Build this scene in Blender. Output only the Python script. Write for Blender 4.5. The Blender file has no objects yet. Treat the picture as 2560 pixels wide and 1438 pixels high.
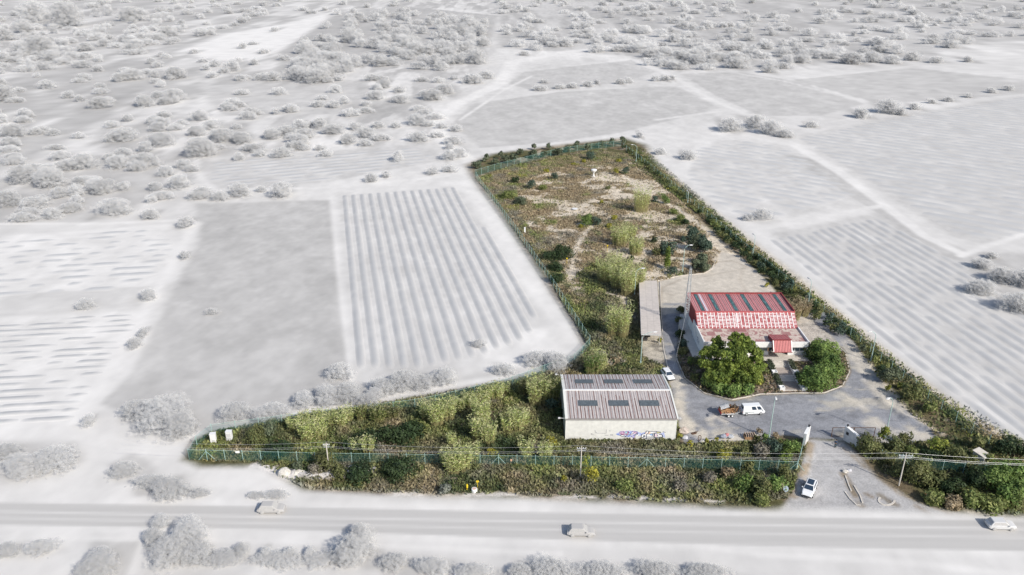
import bpy, math, random
import numpy as np
from mathutils import Vector, Matrix
random.seed(7)
RNG = np.random.default_rng(11)
SC = bpy.context.scene
COL = SC.collection
R = math.radians

# ------------------------------------------------------------------ camera, sky, sun, exposure
CAM_H = 85.0
PITCH = R(23.6)
cam_d = bpy.data.cameras.new("camera")
cam_d.sensor_width = 36.0
cam_d.lens = 28.0
cam_d.clip_start = 1.0
cam_d.clip_end = 30000.0
cam = bpy.data.objects.new("camera", cam_d)
COL.objects.link(cam)
cam.location = (0, 0, CAM_H)
cam.rotation_euler = (math.pi / 2 - PITCH, 0, 0)
SC.camera = cam

SUN_EL = R(36.0)
SUN_AZ = R(45.0)                    # the sun stands to the right and behind the camera
sun_dir = Vector((math.cos(SUN_EL) * math.cos(SUN_AZ), -math.cos(SUN_EL) * math.sin(SUN_AZ), math.sin(SUN_EL)))
world = bpy.data.worlds.new("World")
SC.world = world
world.use_nodes = True
wn = world.node_tree
sky = wn.nodes.new("ShaderNodeTexSky")
sky.sky_type = 'NISHITA'
sky.sun_disc = False
sky.sun_elevation = SUN_EL
sky.sun_rotation = R(135.0)
sky.altitude = 200
sky.dust_density = 2.0
bg = wn.nodes["Background"]
wn.links.new(sky.outputs[0], bg.inputs[0])
bg.inputs[1].default_value = 0.12
sl = bpy.data.lights.new("sun", 'SUN')
sl.energy = 3.6
sl.angle = R(0.5)
sl.color = (1.0, 0.95, 0.865)
sun = bpy.data.objects.new("sun", sl)
COL.objects.link(sun)
sun.rotation_euler = sun_dir.to_track_quat('Z', 'Y').to_euler()
SC.view_settings.view_transform = 'Standard'
SC.view_settings.look = 'None'
SC.view_settings.exposure = 0.22
SC.view_settings.gamma = 1.0
SC.cycles.max_bounces = 6
SC.cycles.transparent_max_bounces = 24

# ------------------------------------------------------------------ survey: photo point -> world point on a level plane
F = 1991.0
_c, _s = math.cos(PITCH), math.sin(PITCH)
def _dir(px, py):
    u = (px - 1280) / F; v = (719 - py) / F
    return (u, _c + v * _s, -_s + v * _c)
def at(px, py, z=0.0):
    d = _dir(px, py); t = (z - CAM_H) / d[2]
    return Vector((d[0] * t, d[1] * t, z))
def atY(px, py, Y):
    d = _dir(px, py); t = Y / d[1]
    return Vector((d[0] * t, Y, CAM_H + d[2] * t))
def height(px, py, top, zb=0.0):
    p = at(px, py, zb); lo, hi = 0.0, 40.0
    for _ in range(40):
        m = (lo + hi) / 2
        dz = zb + m - CAM_H
        y = 719 - F * (p.y * _s + dz * _c) / (p.y * _c - dz * _s)
        if y > top: lo = m
        else: hi = m
    return m
def mpp(p):                        # metres per photo pixel at a ground point
    return (p[1] * _c + CAM_H * _s) / F
def W(pts, z=0.0):
    return np.array([at(a, b, z)[:2] for a, b in pts])

# ------------------------------------------------------------------ noise and masks (all in world metres)
def _hash(ix, iy, s):
    h = (ix.astype(np.int64) * 374761393 + iy.astype(np.int64) * 668265263 + s * 974711) & 0x7fffffff
    h = ((h ^ (h >> 13)) * 1274126177) & 0x7fffffff
    return ((h ^ (h >> 16)) & 0xffff) / 65535.0
def vnoise(x, y, s=0):
    ix = np.floor(x); iy = np.floor(y); fx = x - ix; fy = y - iy
    fx = fx * fx * (3 - 2 * fx); fy = fy * fy * (3 - 2 * fy)
    a = _hash(ix, iy, s); b = _hash(ix + 1, iy, s); c = _hash(ix, iy + 1, s); d = _hash(ix + 1, iy + 1, s)
    return (a * (1 - fx) + b * fx) * (1 - fy) + (c * (1 - fx) + d * fx) * fy
def fbm(x, y, s=0, o=4):
    v = 0; a = .5; t = 0
    for i in range(o):
        v = v + a * vnoise(x * 2 ** i, y * 2 ** i, s + i * 17); t += a; a *= .55
    return v / t
def sstep(a, b, x):
    t = np.clip((x - a) / (b - a), 0, 1); return t * t * (3 - 2 * t)
def sdist_poly(X, Y, P):
    d = np.full(X.shape, 1e18); inside = np.zeros(X.shape, bool); n = len(P)
    for i in range(n):
        x0, y0 = P[i]; x1, y1 = P[(i + 1) % n]
        ex, ey = x1 - x0, y1 - y0; wx, wy = X - x0, Y - y0
        t = np.clip((wx * ex + wy * ey) / (ex * ex + ey * ey + 1e-12), 0, 1)
        d = np.minimum(d, (wx - t * ex) ** 2 + (wy - t * ey) ** 2)
        if y0 != y1:
            c = ((y0 > Y) != (y1 > Y)) & (X < (x1 - x0) * (Y - y0) / (y1 - y0) + x0)
            inside ^= c
    d = np.sqrt(d)
    return np.where(inside, d, -d)
def dist_line(X, Y, P):
    d = np.full(X.shape, 1e18)
    for i in range(len(P) - 1):
        x0, y0 = P[i]; x1, y1 = P[i + 1]
        ex, ey = x1 - x0, y1 - y0; wx, wy = X - x0, Y - y0
        t = np.clip((wx * ex + wy * ey) / (ex * ex + ey * ey + 1e-12), 0, 1)
        d = np.minimum(d, (wx - t * ex) ** 2 + (wy - t * ey) ** 2)
    return np.sqrt(d)
def softm(Y):                       # one photo pixel in metres over the ground, by distance
    dep = np.maximum(Y, 30) * _c + CAM_H * _s
    return dep / F
def mpoly(X, Y, pts, soft=8.0):
    P = W(pts); m = np.zeros(X.shape)
    s = softm(Y) * soft * 1.5
    pad = s.max() if s.size < 10 else 60
    sel = (X > P[:, 0].min() - pad) & (X < P[:, 0].max() + pad) & (Y > P[:, 1].min() - pad) & (Y < P[:, 1].max() + pad)
    if sel.any():
        d = sdist_poly(X[sel], Y[sel], P)
        m[sel] = sstep(-1, 1, d / s[sel])
    return m
def mline(X, Y, pts, w, soft=6.0):
    P = W(pts); m = np.zeros(X.shape); pad = 60
    sel = (X > P[:, 0].min() - pad) & (X < P[:, 0].max() + pad) & (Y > P[:, 1].min() - pad) & (Y < P[:, 1].max() + pad)
    if sel.any():
        k = softm(Y[sel]) * 1.5
        d = dist_line(X[sel], Y[sel], P)
        m[sel] = 1 - sstep(-1, 1, (d / k - w / 2) / soft)
    return m

# ------------------------------------------------------------------ mesh builder
class MB:
    def __init__(s): s.v = []; s.f = []; s.c = []; s.cur = None
    def add(s, vs, fs, col=None):
        o = len(s.v); s.v += [tuple(v) for v in vs]
        for f in fs:
            s.f.append(tuple(o + i for i in f)); s.c.append(col if col is not None else s.cur)
        return s
    def box(s, c, size, rz=0.0, col=None, taper=1.0, bev=0.0):
        cx, cy, cz = c; hx, hy, hz = size[0] / 2, size[1] / 2, size[2] / 2
        ca, sa = math.cos(rz), math.sin(rz); vs = []
        for z, k in ((-hz, 1), (hz, taper)):
            for x, y in ((-hx, -hy), (hx, -hy), (hx, hy), (-hx, hy)):
                x *= k; y *= k
                vs.append((cx + x * ca - y * sa, cy + x * sa + y * ca, cz + z))
        return s.add(vs, [(3, 2, 1, 0), (4, 5, 6, 7), (0, 1, 5, 4), (1, 2, 6, 5), (2, 3, 7, 6), (3, 0, 4, 7)], col)
    def tube(s, pts, r, n=6, col=None, cap=True):
        pts = [Vector(p) for p in pts]; m = len(pts)
        rs = r if isinstance(r, (list, tuple)) else [r] * m
        vs = []
        for i, p in enumerate(pts):
            d = (pts[min(i + 1, m - 1)] - pts[max(i - 1, 0)]).normalized()
            up = Vector((0, 0, 1)) if abs(d.z) < .9 else Vector((1, 0, 0))
            a = d.cross(up).normalized(); b = d.cross(a).normalized()
            for k in range(n):
                t = 2 * math.pi * k / n
                vs.append(p + (a * math.cos(t) + b * math.sin(t)) * rs[i])
        fs = []
        for i in range(m - 1):
            for k in range(n):
                k2 = (k + 1) % n
                fs.append((i * n + k, i * n + k2, (i + 1) * n + k2, (i + 1) * n + k))
        if cap:
            fs.append(tuple(range(n))[::-1]); fs.append(tuple((m - 1) * n + k for k in range(n)))
        return s.add(vs, fs, col)
    def prism(s, poly, z0, z1, col=None):
        n = len(poly); vs = [(x, y, z0) for x, y in poly] + [(x, y, z1) for x, y in poly]
        fs = [tuple(range(n))[::-1], tuple(range(n, 2 * n))] + [(i, (i + 1) % n, n + (i + 1) % n, n + i) for i in range(n)]
        return s.add(vs, fs, col)
    def lathe(s, c, prof, n=16, col=None):
        vs = []; m = len(prof)
        for r, z in prof:
            for k in range(n):
                t = 2 * math.pi * k / n
                vs.append((c[0] + r * math.cos(t), c[1] + r * math.sin(t), c[2] + z))
        fs = [(i * n + k, i * n + (k + 1) % n, (i + 1) * n + (k + 1) % n, (i + 1) * n + k) for i in range(m - 1) for k in range(n)]
        fs.append(tuple(range(n))[::-1]); fs.append(tuple((m - 1) * n + k for k in range(n)))
        return s.add(vs, fs, col)
    def build(s, name, mat, parent=None, smooth=False, loc=None, bevel=0):
        me = bpy.data.meshes.new(name)
        me.from_pydata(s.v, [], s.f)
        if any(c is not None for c in s.c):
            ca = me.color_attributes.new("Col", 'FLOAT_COLOR', 'CORNER')
            arr = np.ones((len(me.loops), 4), np.float32); k = 0
            for f, c in zip(s.f, s.c):
                cc = c if c is not None else (.5, .5, .5)
                arr[k:k + len(f), :3] = cc; k += len(f)
            ca.data.foreach_set("color", arr.ravel())
        me.materials.append(mat)
        if smooth: me.polygons.foreach_set("use_smooth", [True] * len(me.polygons))
        me.update()
        return link(name, me, parent, loc, bevel)
def link(name, me, parent=None, loc=None, bevel=0):
    o = bpy.data.objects.new(name, me); COL.objects.link(o)
    if loc is not None: o.location = loc
    if parent is not None: o.parent = parent
    if bevel:
        b = o.modifiers.new("bevel", 'BEVEL'); b.width = bevel; b.segments = 2; b.limit_method = 'ANGLE'
    return o
def np_mesh(name, V, Fq, mat, C=None, parent=None, smooth=False, vcol=False, extra=None):
    """V (n,3); Fq (m,k) all faces with k corners; C per face (m,3) or per vertex when vcol."""
    me = bpy.data.meshes.new(name); m, k = Fq.shape
    me.vertices.add(len(V)); me.vertices.foreach_set("co", V.astype(np.float32).ravel())
    me.loops.add(m * k); me.loops.foreach_set("vertex_index", Fq.astype(np.int32).ravel())
    me.polygons.add(m)
    me.polygons.foreach_set("loop_start", np.arange(0, m * k, k, dtype=np.int32))
    me.polygons.foreach_set("loop_total", np.full(m, k, np.int32))
    if smooth: me.polygons.foreach_set("use_smooth", np.ones(m, bool))
    me.update(calc_edges=True)
    if C is not None:
        if vcol:
            ca = me.color_attributes.new("Col", 'FLOAT_COLOR', 'POINT')
            arr = np.ones((len(V), 4), np.float32); arr[:, :3] = C
        else:
            ca = me.color_attributes.new("Col", 'FLOAT_COLOR', 'CORNER')
            arr = np.ones((m * k, 4), np.float32); arr[:, :3] = np.repeat(C, k, axis=0)
        ca.data.foreach_set("color", arr.ravel())
    if extra is not None:
        a = me.attributes.new("Det", 'FLOAT', 'POINT'); a.data.foreach_set("value", extra.astype(np.float32))
    me.materials.append(mat)
    return link(name, me, parent)
def thing(name, label, cat, loc=(0, 0, 0), group=None):
    o = bpy.data.objects.new(name, None); COL.objects.link(o); o.location = loc
    o.empty_display_size = .5
    return tag(o, label, cat, group)
def tag(o, label, cat, group=None, kind=None):
    o["label"] = label; o["category"] = cat
    if group: o["group"] = group
    if kind: o["kind"] = kind
    return o

# ------------------------------------------------------------------ materials
def mat(name, col=(.5, .5, .5), rough=.8, metal=0.0, noise=0.0, nscale=3.0, bump=0.0, vcol=False, transl=0.0, alpha=1.0, spec=.3, coat=0.0):
    m = bpy.data.materials.new(name); m.use_nodes = True; nt = m.node_tree; N = nt.nodes; L = nt.links
    b = N["Principled BSDF"]; b.inputs["Roughness"].default_value = rough; b.inputs["Metallic"].default_value = metal
    b.inputs["Specular IOR Level"].default_value = spec
    b.inputs["Coat Weight"].default_value = coat
    src = None
    if vcol:
        a = N.new("ShaderNodeAttribute"); a.attribute_name = "Col"; src = a.outputs["Color"]
    else:
        rgb = N.new("ShaderNodeRGB"); rgb.outputs[0].default_value = (*col, 1); src = rgb.outputs[0]
    if noise or bump:
        tc = N.new("ShaderNodeTexCoord"); nz = N.new("ShaderNodeTexNoise"); nz.inputs["Scale"].default_value = nscale
        nz.inputs["Detail"].default_value = 6; nz.inputs["Roughness"].default_value = .65
        L.new(tc.outputs["Object"], nz.inputs["Vector"])
    if noise:
        mr = N.new("ShaderNodeMapRange"); mr.inputs[1].default_value = .25; mr.inputs[2].default_value = .75
        mr.inputs[3].default_value = 1 - noise; mr.inputs[4].default_value = 1 + noise
        L.new(nz.outputs[0], mr.inputs[0])
        vm = N.new("ShaderNodeVectorMath"); vm.operation = 'SCALE'
        L.new(src, vm.inputs[0]); L.new(mr.outputs[0], vm.inputs["Scale"]); src = vm.outputs[0]
    L.new(src, b.inputs["Base Color"])
    if bump:
        bp = N.new("ShaderNodeBump"); bp.inputs["Strength"].default_value = bump; bp.inputs["Distance"].default_value = .1
        L.new(nz.outputs[0], bp.inputs["Height"]); L.new(bp.outputs[0], b.inputs["Normal"])
    out = N["Material Output"]
    if transl:
        t = N.new("ShaderNodeBsdfTranslucent"); L.new(src, t.inputs[0])
        mx = N.new("ShaderNodeMixShader"); mx.inputs[0].default_value = transl
        L.new(b.outputs[0], mx.inputs[1]); L.new(t.outputs[0], mx.inputs[2]); L.new(mx.outputs[0], out.inputs[0])
    if alpha < 1:
        last = mx.outputs[0] if transl else b.outputs[0]
        t = N.new("ShaderNodeBsdfTransparent")
        mx = N.new("ShaderNodeMixShader"); mx.inputs[0].default_value = alpha
        L.new(t.outputs[0], mx.inputs[1]); L.new(last, mx.inputs[2]); L.new(mx.outputs[0], out.inputs[0])
    return m
def ground_mat():
    m = bpy.data.materials.new("earth"); m.use_nodes = True; nt = m.node_tree; N = nt.nodes; L = nt.links
    b = N["Principled BSDF"]; b.inputs["Roughness"].default_value = .95; b.inputs["Specular IOR Level"].default_value = .1
    a = N.new("ShaderNodeAttribute"); a.attribute_name = "Col"
    d = N.new("ShaderNodeAttribute"); d.attribute_name = "Det"
    tc = N.new("ShaderNodeTexCoord")
    outs = []
    for sc_, det in ((.55, 8), (3.2, 5)):
        nz = N.new("ShaderNodeTexNoise"); nz.inputs["Scale"].default_value = sc_; nz.inputs["Detail"].default_value = det
        nz.inputs["Roughness"].default_value = .72
        L.new(tc.outputs["Object"], nz.inputs["Vector"]); outs.append(nz.outputs[0])
    ad = N.new("ShaderNodeMath"); ad.operation = 'ADD'; L.new(outs[0], ad.inputs[0]); L.new(outs[1], ad.inputs[1])
    mr = N.new("ShaderNodeMapRange"); mr.inputs[1].default_value = .7; mr.inputs[2].default_value = 1.3
    mr.inputs[3].default_value = -1; mr.inputs[4].default_value = 1; L.new(ad.outputs[0], mr.inputs[0])
    mu = N.new("ShaderNodeMath"); mu.operation = 'MULTIPLY_ADD'
    L.new(mr.outputs[0], mu.inputs[0]); L.new(d.outputs["Fac"], mu.inputs[1]); mu.inputs[2].default_value = 1.0
    vm = N.new("ShaderNodeVectorMath"); vm.operation = 'SCALE'; L.new(a.outputs["Color"], vm.inputs[0]); L.new(mu.outputs[0], vm.inputs["Scale"])
    L.new(vm.outputs[0], b.inputs["Base Color"])
    bp = N.new("ShaderNodeBump"); bp.inputs["Distance"].default_value = .25
    L.new(ad.outputs[0], bp.inputs["Height"]); L.new(d.outputs["Fac"], bp.inputs["Strength"]); L.new(bp.outputs[0], b.inputs["Normal"])
    return m
M = {}
M['earth'] = ground_mat()
M['vcol'] = mat('painted_surface', vcol=True, rough=.75, noise=.08, nscale=2.5)
M['sheet'] = mat('weathered_sheet_metal', vcol=True, rough=.5, noise=.12, nscale=1.2, spec=.4)
M['leaf'] = mat('leaves', vcol=True, rough=.6, transl=.28, spec=.25)
M['mound'] = mat('soft_grey_shrub', vcol=True, rough=1.0, spec=0.0, transl=.3, alpha=.22)
M['ridge'] = mat('pale_vine_foliage', vcol=True, rough=1.0, spec=0.0)
M['bark'] = mat('bark', (.16, .12, .09), rough=.95, noise=.35, nscale=6, bump=.5)
M['white'] = mat('white_paint', (.78, .78, .77), rough=.4, noise=.03)
M['white_wall'] = mat('white_render', (.78, .78, .77), rough=.8, noise=.06, nscale=.9)
M['old_white'] = mat('stained_white_render', (.6, .6, .6), rough=.9, noise=.22, nscale=1.4)
M['car_white'] = mat('white_car_paint', (.82, .83, .84), rough=.25, spec=.5, coat=.6)
M['glass'] = mat('dark_glass', (.03, .05, .08), rough=.08, spec=.8)
M['rubber'] = mat('rubber', (.025, .025, .028), rough=.85)
M['steel'] = mat('galvanised_steel', (.55, .57, .58), rough=.45, metal=.5, noise=.1)
M['pole'] = mat('green_grey_pole', (.42, .55, .52), rough=.5, noise=.1)
M['fence_post'] = mat('pale_green_post', (.36, .52, .48), rough=.6)
M['mesh'] = mat('green_wire_mesh', (.05, .19, .175), rough=.7, alpha=.2)
M['concrete'] = mat('concrete', (.58, .54, .485), rough=.9, noise=.18, nscale=1.8, bump=.2)
M['rust'] = mat('rusty_iron', (.13, .08, .055), rough=.85, noise=.3)
M['wood'] = mat('old_wood', (.36, .22, .12), rough=.85, noise=.25, nscale=5)
M['red'] = mat('red_paint', (.27, .055, .058), rough=.55, noise=.12, nscale=1.5)
M['darkred'] = mat('dark_red_cladding', (.27, .045, .05), rough=.6, noise=.12)
M['yellow'] = mat('yellow_paint', (.75, .55, .03), rough=.5)
M['black'] = mat('black_plastic', (.03, .03, .035), rough=.6)
M['skin'] = mat('skin', (.45, .27, .19), rough=.6)
M['navy'] = mat('dark_blue_cloth', (.02, .045, .09), rough=.9)
M['hair'] = mat('dark_hair', (.03, .02, .015), rough=.8)
M['tarp'] = mat('grey_tarpaulin', (.5, .5, .5), rough=.8, noise=.2, nscale=3)
M['redlamp'] = mat('red_lens', (.5, .03, .03), rough=.3)
M['clear'] = mat('clear_lens', (.7, .7, .72), rough=.15, spec=.7)
M['wire'] = mat('bare_wire', (.55, .56, .57), rough=.4, metal=.3)
M['grey_pale'] = mat('pale_grey_paint', (.46, .45, .44), rough=.9, spec=0.05)
M['grey_dim'] = mat('dim_grey_glass', (.43, .425, .415), rough=.9, spec=0.05)
M['grey_light'] = mat('light_grey_paint', (.6, .6, .6), rough=.9, spec=0.05)

# ------------------------------------------------------------------ colours of the land, with a bleached fade outside the plot
def G(g):                          # albedo of a pale grey that reads as g (0..255) in full daylight
    c = g / 255.0
    return (((c + .055) / 1.055) ** 2.4) / 1.21
PLOT = [(455,1150),(478,1104),(530,1078),(700,1048),(1000,1000),(1275,952),(1425,910),(1462,868),(1425,800),(1375,725),(1325,645),(1240,522),(1185,452),(1165,412),(1230,385),(1400,362),(1560,345),(1615,362),(1650,415),(1730,480),(1810,545),(1910,625),(2010,700),(2110,785),(2230,885),(2350,980),(2470,1060),(2560,1105),(2700,1150),(2700,1300),(2400,1282),(2100,1272),(1850,1272),(1300,1245),(1000,1238),(760,1225),(700,1192),(640,1166),(500,1168)]
def plot_mask(X, Y, soft=13):
    return mpoly(X, Y, PLOT, soft)
POLYS = [  # (outline, grey level, softness)
 ([(490,510),(830,500),(850,700),(872,900),(890,1010),(640,1030),(500,1090),(250,1010),(330,930),(430,730),(500,600)],203,9),
 ([(840,490),(1140,465),(1200,560),(1350,790),(1340,860),(1250,900),(1100,940),(900,950),(870,760)],222,9),
 ([(0,590),(430,560),(450,620),(380,720),(-120,760)],236,8),([(-120,800),(370,775),(220,1000),(190,1060),(-120,1090)],236,8),
 ([(-100,745),(370,715),(380,735),(350,765),(-100,800)],222,5),
 ([(520,400),(1060,360),(1110,400),(820,455),(560,475),(510,450)],216,7),
 ([(1130,310),(1180,260),(1400,230),(1690,215),(1800,270),(1560,330),(1400,355),(1200,370)],207,6),
 ([(1270,210),(1310,180),(1580,150),(1640,180),(1560,205),(1350,230)],209,5),
 ([(1700,185),(1850,180),(2000,205),(2160,260),(2050,290),(1900,290),(1790,240)],208,5),
 ([(1980,200),(2280,170),(2620,205),(2620,232),(2200,260)],208,4),
 ([(2340,130),(2430,108),(2700,100),(2700,190),(2480,165)],230,5),
 ([(1990,340),(2240,290),(2700,215),(2700,570),(2450,610),(2380,590),(2200,480)],217,8),
 ([(1730,360),(1870,345),(1990,370),(2160,490),(1950,555),(1870,560),(1760,500),(1700,440)],219,8),
 ([(1900,590),(2200,530),(2400,640),(2700,830),(2700,1160),(2400,1030),(2150,800)],214,9),
 ([(500,215),(880,200),(900,240),(860,285),(560,290)],212,6),
 ([(450,125),(560,85),(700,62),(850,25),(780,95),(640,150),(540,160)],246,8),
 ([(700,130),(830,40),(1000,15),(1250,40),(1200,155),(900,165),(780,205),(690,200)],197,8),
 ([(1240,-30),(2700,-40),(2700,100),(2430,105),(2330,140),(1900,175),(1640,175),(1580,140),(1250,120)],207,12),
 ([(320,1010),(400,990),(500,1000),(520,1060),(450,1095),(360,1080)],200,12),([(530,1020),(640,1005),(760,1020),(720,1050),(560,1065)],208,9),
 ([(-60,1105),(180,1105),(220,1150),(140,1200),(-60,1210)],212,12),([(270,1160),(340,1130),(390,1170),(380,1205),(290,1210)],208,10),
 ([(330,1225),(400,1205),(480,1215),(500,1235),(340,1242)],206,7),([(0,1395),(60,1350),(150,1340),(170,1380),(100,1400)],214,9),
 ([(200,1400),(260,1385),(330,1392),(330,1470),(160,1470)],208,9),([(230,1330),(330,1320),(360,1350),(330,1430),(230,1480),(190,1480)],207,9),
 ([(385,1350),(440,1300),(520,1320),(520,1400),(420,1412)],200,9),([(500,1388),(880,1385),(900,1412),(480,1414)],206,6),
 ([(850,1400),(870,1340),(930,1340),(970,1390),(990,1430),(860,1420)],203,9),([(960,1385),(1150,1400),(1280,1430),(1280,1480),(950,1480)],206,10),
 ([(380,1412),(900,1414),(950,1480),(320,1480)],222,6),([(1280,1400),(1800,1418),(1900,1445),(1900,1500),(1280,1500)],210,6),
 ([(1140,945),(1330,900),(1420,850),(1440,900),(1390,935),(1250,965),(1000,1000),(890,1010),(900,960)],214,14),
 ([(1200,850),(1440,800),(1455,860),(1400,905),(1210,930)],236,10),
 ([(1940,380),(2040,400),(2330,600),(2300,600),(1990,405)],205,5),
 ([(2240,560),(2330,600),(2440,630),(2700,640),(2700,880),(2560,800),(2480,740),(2400,660)],206,10),
]
TRACKS = [ # (line, width px, grey, softness)
 ([(1190,410),(1115,360),(1090,310),(1140,262),(1250,210),(1285,155),(1420,130),(1520,120)],26,242,7),
 ([(1590,150),(1680,190),(1780,250),(1880,290)],12,236,6),([(1985,362),(2100,430),(2200,505),(2310,590),(2400,632)],20,240,6),
 ([(2400,640),(2470,615),(2640,560)],14,240,6),([(1890,575),(2050,545),(2200,515)],16,234,6),
 ([(490,560),(440,640),(370,770),(250,960),(205,1070)],20,240,8),([(-60,1088),(180,1078),(300,1112),(450,1132),(520,1190)],34,238,9),
 ([(520,1190),(640,1200),(720,1240)],60,236,14),
 ([(505,240),(512,330),(485,425),(530,475),(830,470),(1120,440)],12,238,7),([(1150,425),(1195,485),(1290,650),(1390,790),(1435,850)],34,239,9),
 ([(1600,332),(1760,352),(1880,344)],10,232,6),([(1770,350),(1710,410),(1690,450)],26,236,9),
 ([(1850,185),(1960,203),(2160,255)],7,230,4),([(1970,200),(2120,185),(2280,165)],6,232,4),([(1330,190),(1260,225),(1150,300)],6,236,4),
 ([(-60,560),(250,560),(470,550)],12,236,6),([(480,1090),(800,1025),(1000,985),(1270,940)],16,236,9),
 ([(1640,300),(1750,285),(1830,275)],10,232,5),([(1880,320),(2050,310),(2160,290),(2240,255)],8,230,5),
 ([(900,190),(1000,170),(1160,165)],8,234,5),([(1430,870),(1480,900)],30,228,9),
 ([(830,480),(850,700),(880,950)],10,236,6),([(300,1345),(345,1330),(370,1340),(330,1430)],16,238,7),
 ([(1620,355),(1700,430),(1800,505),(1900,585),(2040,690),(2200,830),(2350,950),(2560,1085)],26,232,16),
 ([(1660,1345),(1900,1385),(2200,1400),(2560,1440)],16,236,7),([(0,1342),(700,1352),(1400,1385)],14,236,7),
]
ROAD = [(-300,1254),(0,1257),(640,1266),(1280,1280),(1920,1292),(2560,1303),(2900,1309),(2900,1388),(2560,1378),(1920,1366),(1280,1345),(640,1322),(0,1312),(-300,1308)]
YARD = [(1652,758),(1722,758),(1712,800),(1695,850),(1690,900),(1710,945),(1760,985),(1830,1003),(1900,988),(2005,985),(2060,985),(2110,965),(2128,930),(2115,880),(2080,840),(2030,800),(2060,780),(2140,860),(2190,940),(2260,1020),(2345,1098),(2240,1112),(2120,1105),(2080,1098),(2020,1095),(1960,1088),(1880,1100),(1720,1112),(1702,1095),(1692,1040),(1672,950),(1665,900),(1655,840)]
BACKYARD = [(1648,765),(1641,706),(1700,690),(1760,683),(1795,655),(1800,630),(1850,640),(1905,690),(1945,735),(1975,760),(2040,800),(2000,810),(1960,742),(1720,742),(1720,765)]
DRIVE = [(2022,1098),(2110,1105),(2140,1135),(2195,1195),(2290,1255),(2420,1290),(1950,1282),(1985,1225),(2003,1160)]
LOT = [(1606,838),(1656,838),(1668,900),(1676,940),(1620,940),(1605,905)]
FIELD = [(1195,455),(1330,410),(1500,380),(1570,385),(1640,450),(1720,520),(1790,600),(1810,645),(1760,690),(1640,705),(1560,700),(1500,640),(1440,740),(1395,705),(1330,620),(1260,530)]
ISLAND = [(1722,765),(1712,800),(1697,850),(1692,900),(1712,945),(1760,983),(1830,1000),(1900,986),(2005,983),(2060,983),(2106,965),(2124,930),(2112,880),(2088,862),(2045,855),(2016,800)]
PALE = [([(1330,560),(1400,540),(1470,515),(1560,480),(1600,470)],26),([(1455,458),(1490,445),(1520,452)],16),([(1500,470),(1570,490)],22),
 ([(1480,565),(1450,600),(1432,640),(1425,700)],12),([(1620,590),(1690,600),(1700,660),(1640,690)],34),([(1560,440),(1640,500),(1690,520),(1770,580),(1800,620)],16),
 ([(1580,440),(1640,480)],14),([(1560,680),(1610,690),(1650,690)],16),([(1425,690),(1445,720)],22),([(1230,500),(1300,470),(1400,455)],10),([(1400,600),(1370,560),(1350,555)],14),
 ([(1270,430),(1360,418),(1500,400),(1580,410)],7),([(1780,600),(1830,640),(1800,650)],26),([(1240,975),(1225,1000),(1235,1040),(1228,1060)],10),
 ([(1180,1100),(1215,1095)],10),([(600,1120),(660,1105)],7),([(1520,735),(1560,745),(1570,790)],14),([(1505,875),(1530,915)],12),([(2140,870),(2200,950),(2270,1030),(2350,1090)],12),
 ([(1235,985),(1290,965)],10)]
BL = [(502,372,35,26),(495,330,20,14),(555,342,26,18),(500,292,20,14),(435,240,26,16),(415,255,18,10),(250,260,24,16),(272,252,14,9),(362,256,22,16),(320,298,12,9),(385,302,18,11),(395,320,20,12),(310,340,34,18),(405,352,32,18),(280,348,18,10),(35,330,28,18),(28,358,22,14),(92,330,18,10),(135,333,14,9),(210,408,26,22),(125,448,34,26),(58,440,32,24),(35,398,22,14),(150,484,20,14),(200,455,16,12),(260,470,24,20),(295,408,22,18),(362,404,30,20),(345,418,22,14),(415,430,20,14),(460,412,18,12),(450,458,26,18),(505,484,20,14),(550,492,20,12),(600,478,22,18),(705,478,26,20),(655,474,12,8),(640,372,18,11),(605,348,22,16),(680,338,20,14),(745,350,22,14),(718,330,26,14),(762,336,20,13),(740,366,28,12),(800,312,18,14),(832,326,24,14),(870,350,18,14),(915,334,22,14),(800,371,12,7),(890,318,16,10),(945,314,16,9),(990,314,12,8),(1045,302,22,16),(1048,345,24,14),(1062,286,18,11),(625,282,16,11),(690,280,10,8),(725,274,16,10),(580,168,20,16),(650,195,14,9),(682,194,20,13),(440,186,28,16),(330,190,26,16),(298,196,18,12),(250,218,14,9),(245,174,12,8),(210,195,16,10),(120,214,20,12),(10,238,26,22),(940,240,22,13),(1000,250,20,11),(1080,240,28,15),(1112,226,24,13),(1182,200,28,13),(1215,190,18,11),(960,212,18,11),(930,196,18,9),(927,447,14,11),(965,438,10,8),(1080,430,12,9),(1122,424,16,9),(1150,384,18,12),(1125,368,12,8),
 (85,35,26,30),(168,45,34,36),(98,118,34,26),(60,70,18,20),(130,148,24,14),(215,120,20,12),(260,110,18,10),(330,40,30,20),(420,80,20,12),(20,500,34,20),(90,510,30,16),(180,520,26,12),(290,520,34,22),(60,545,30,12),(390,470,18,12),(10,90,20,18)]
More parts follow.
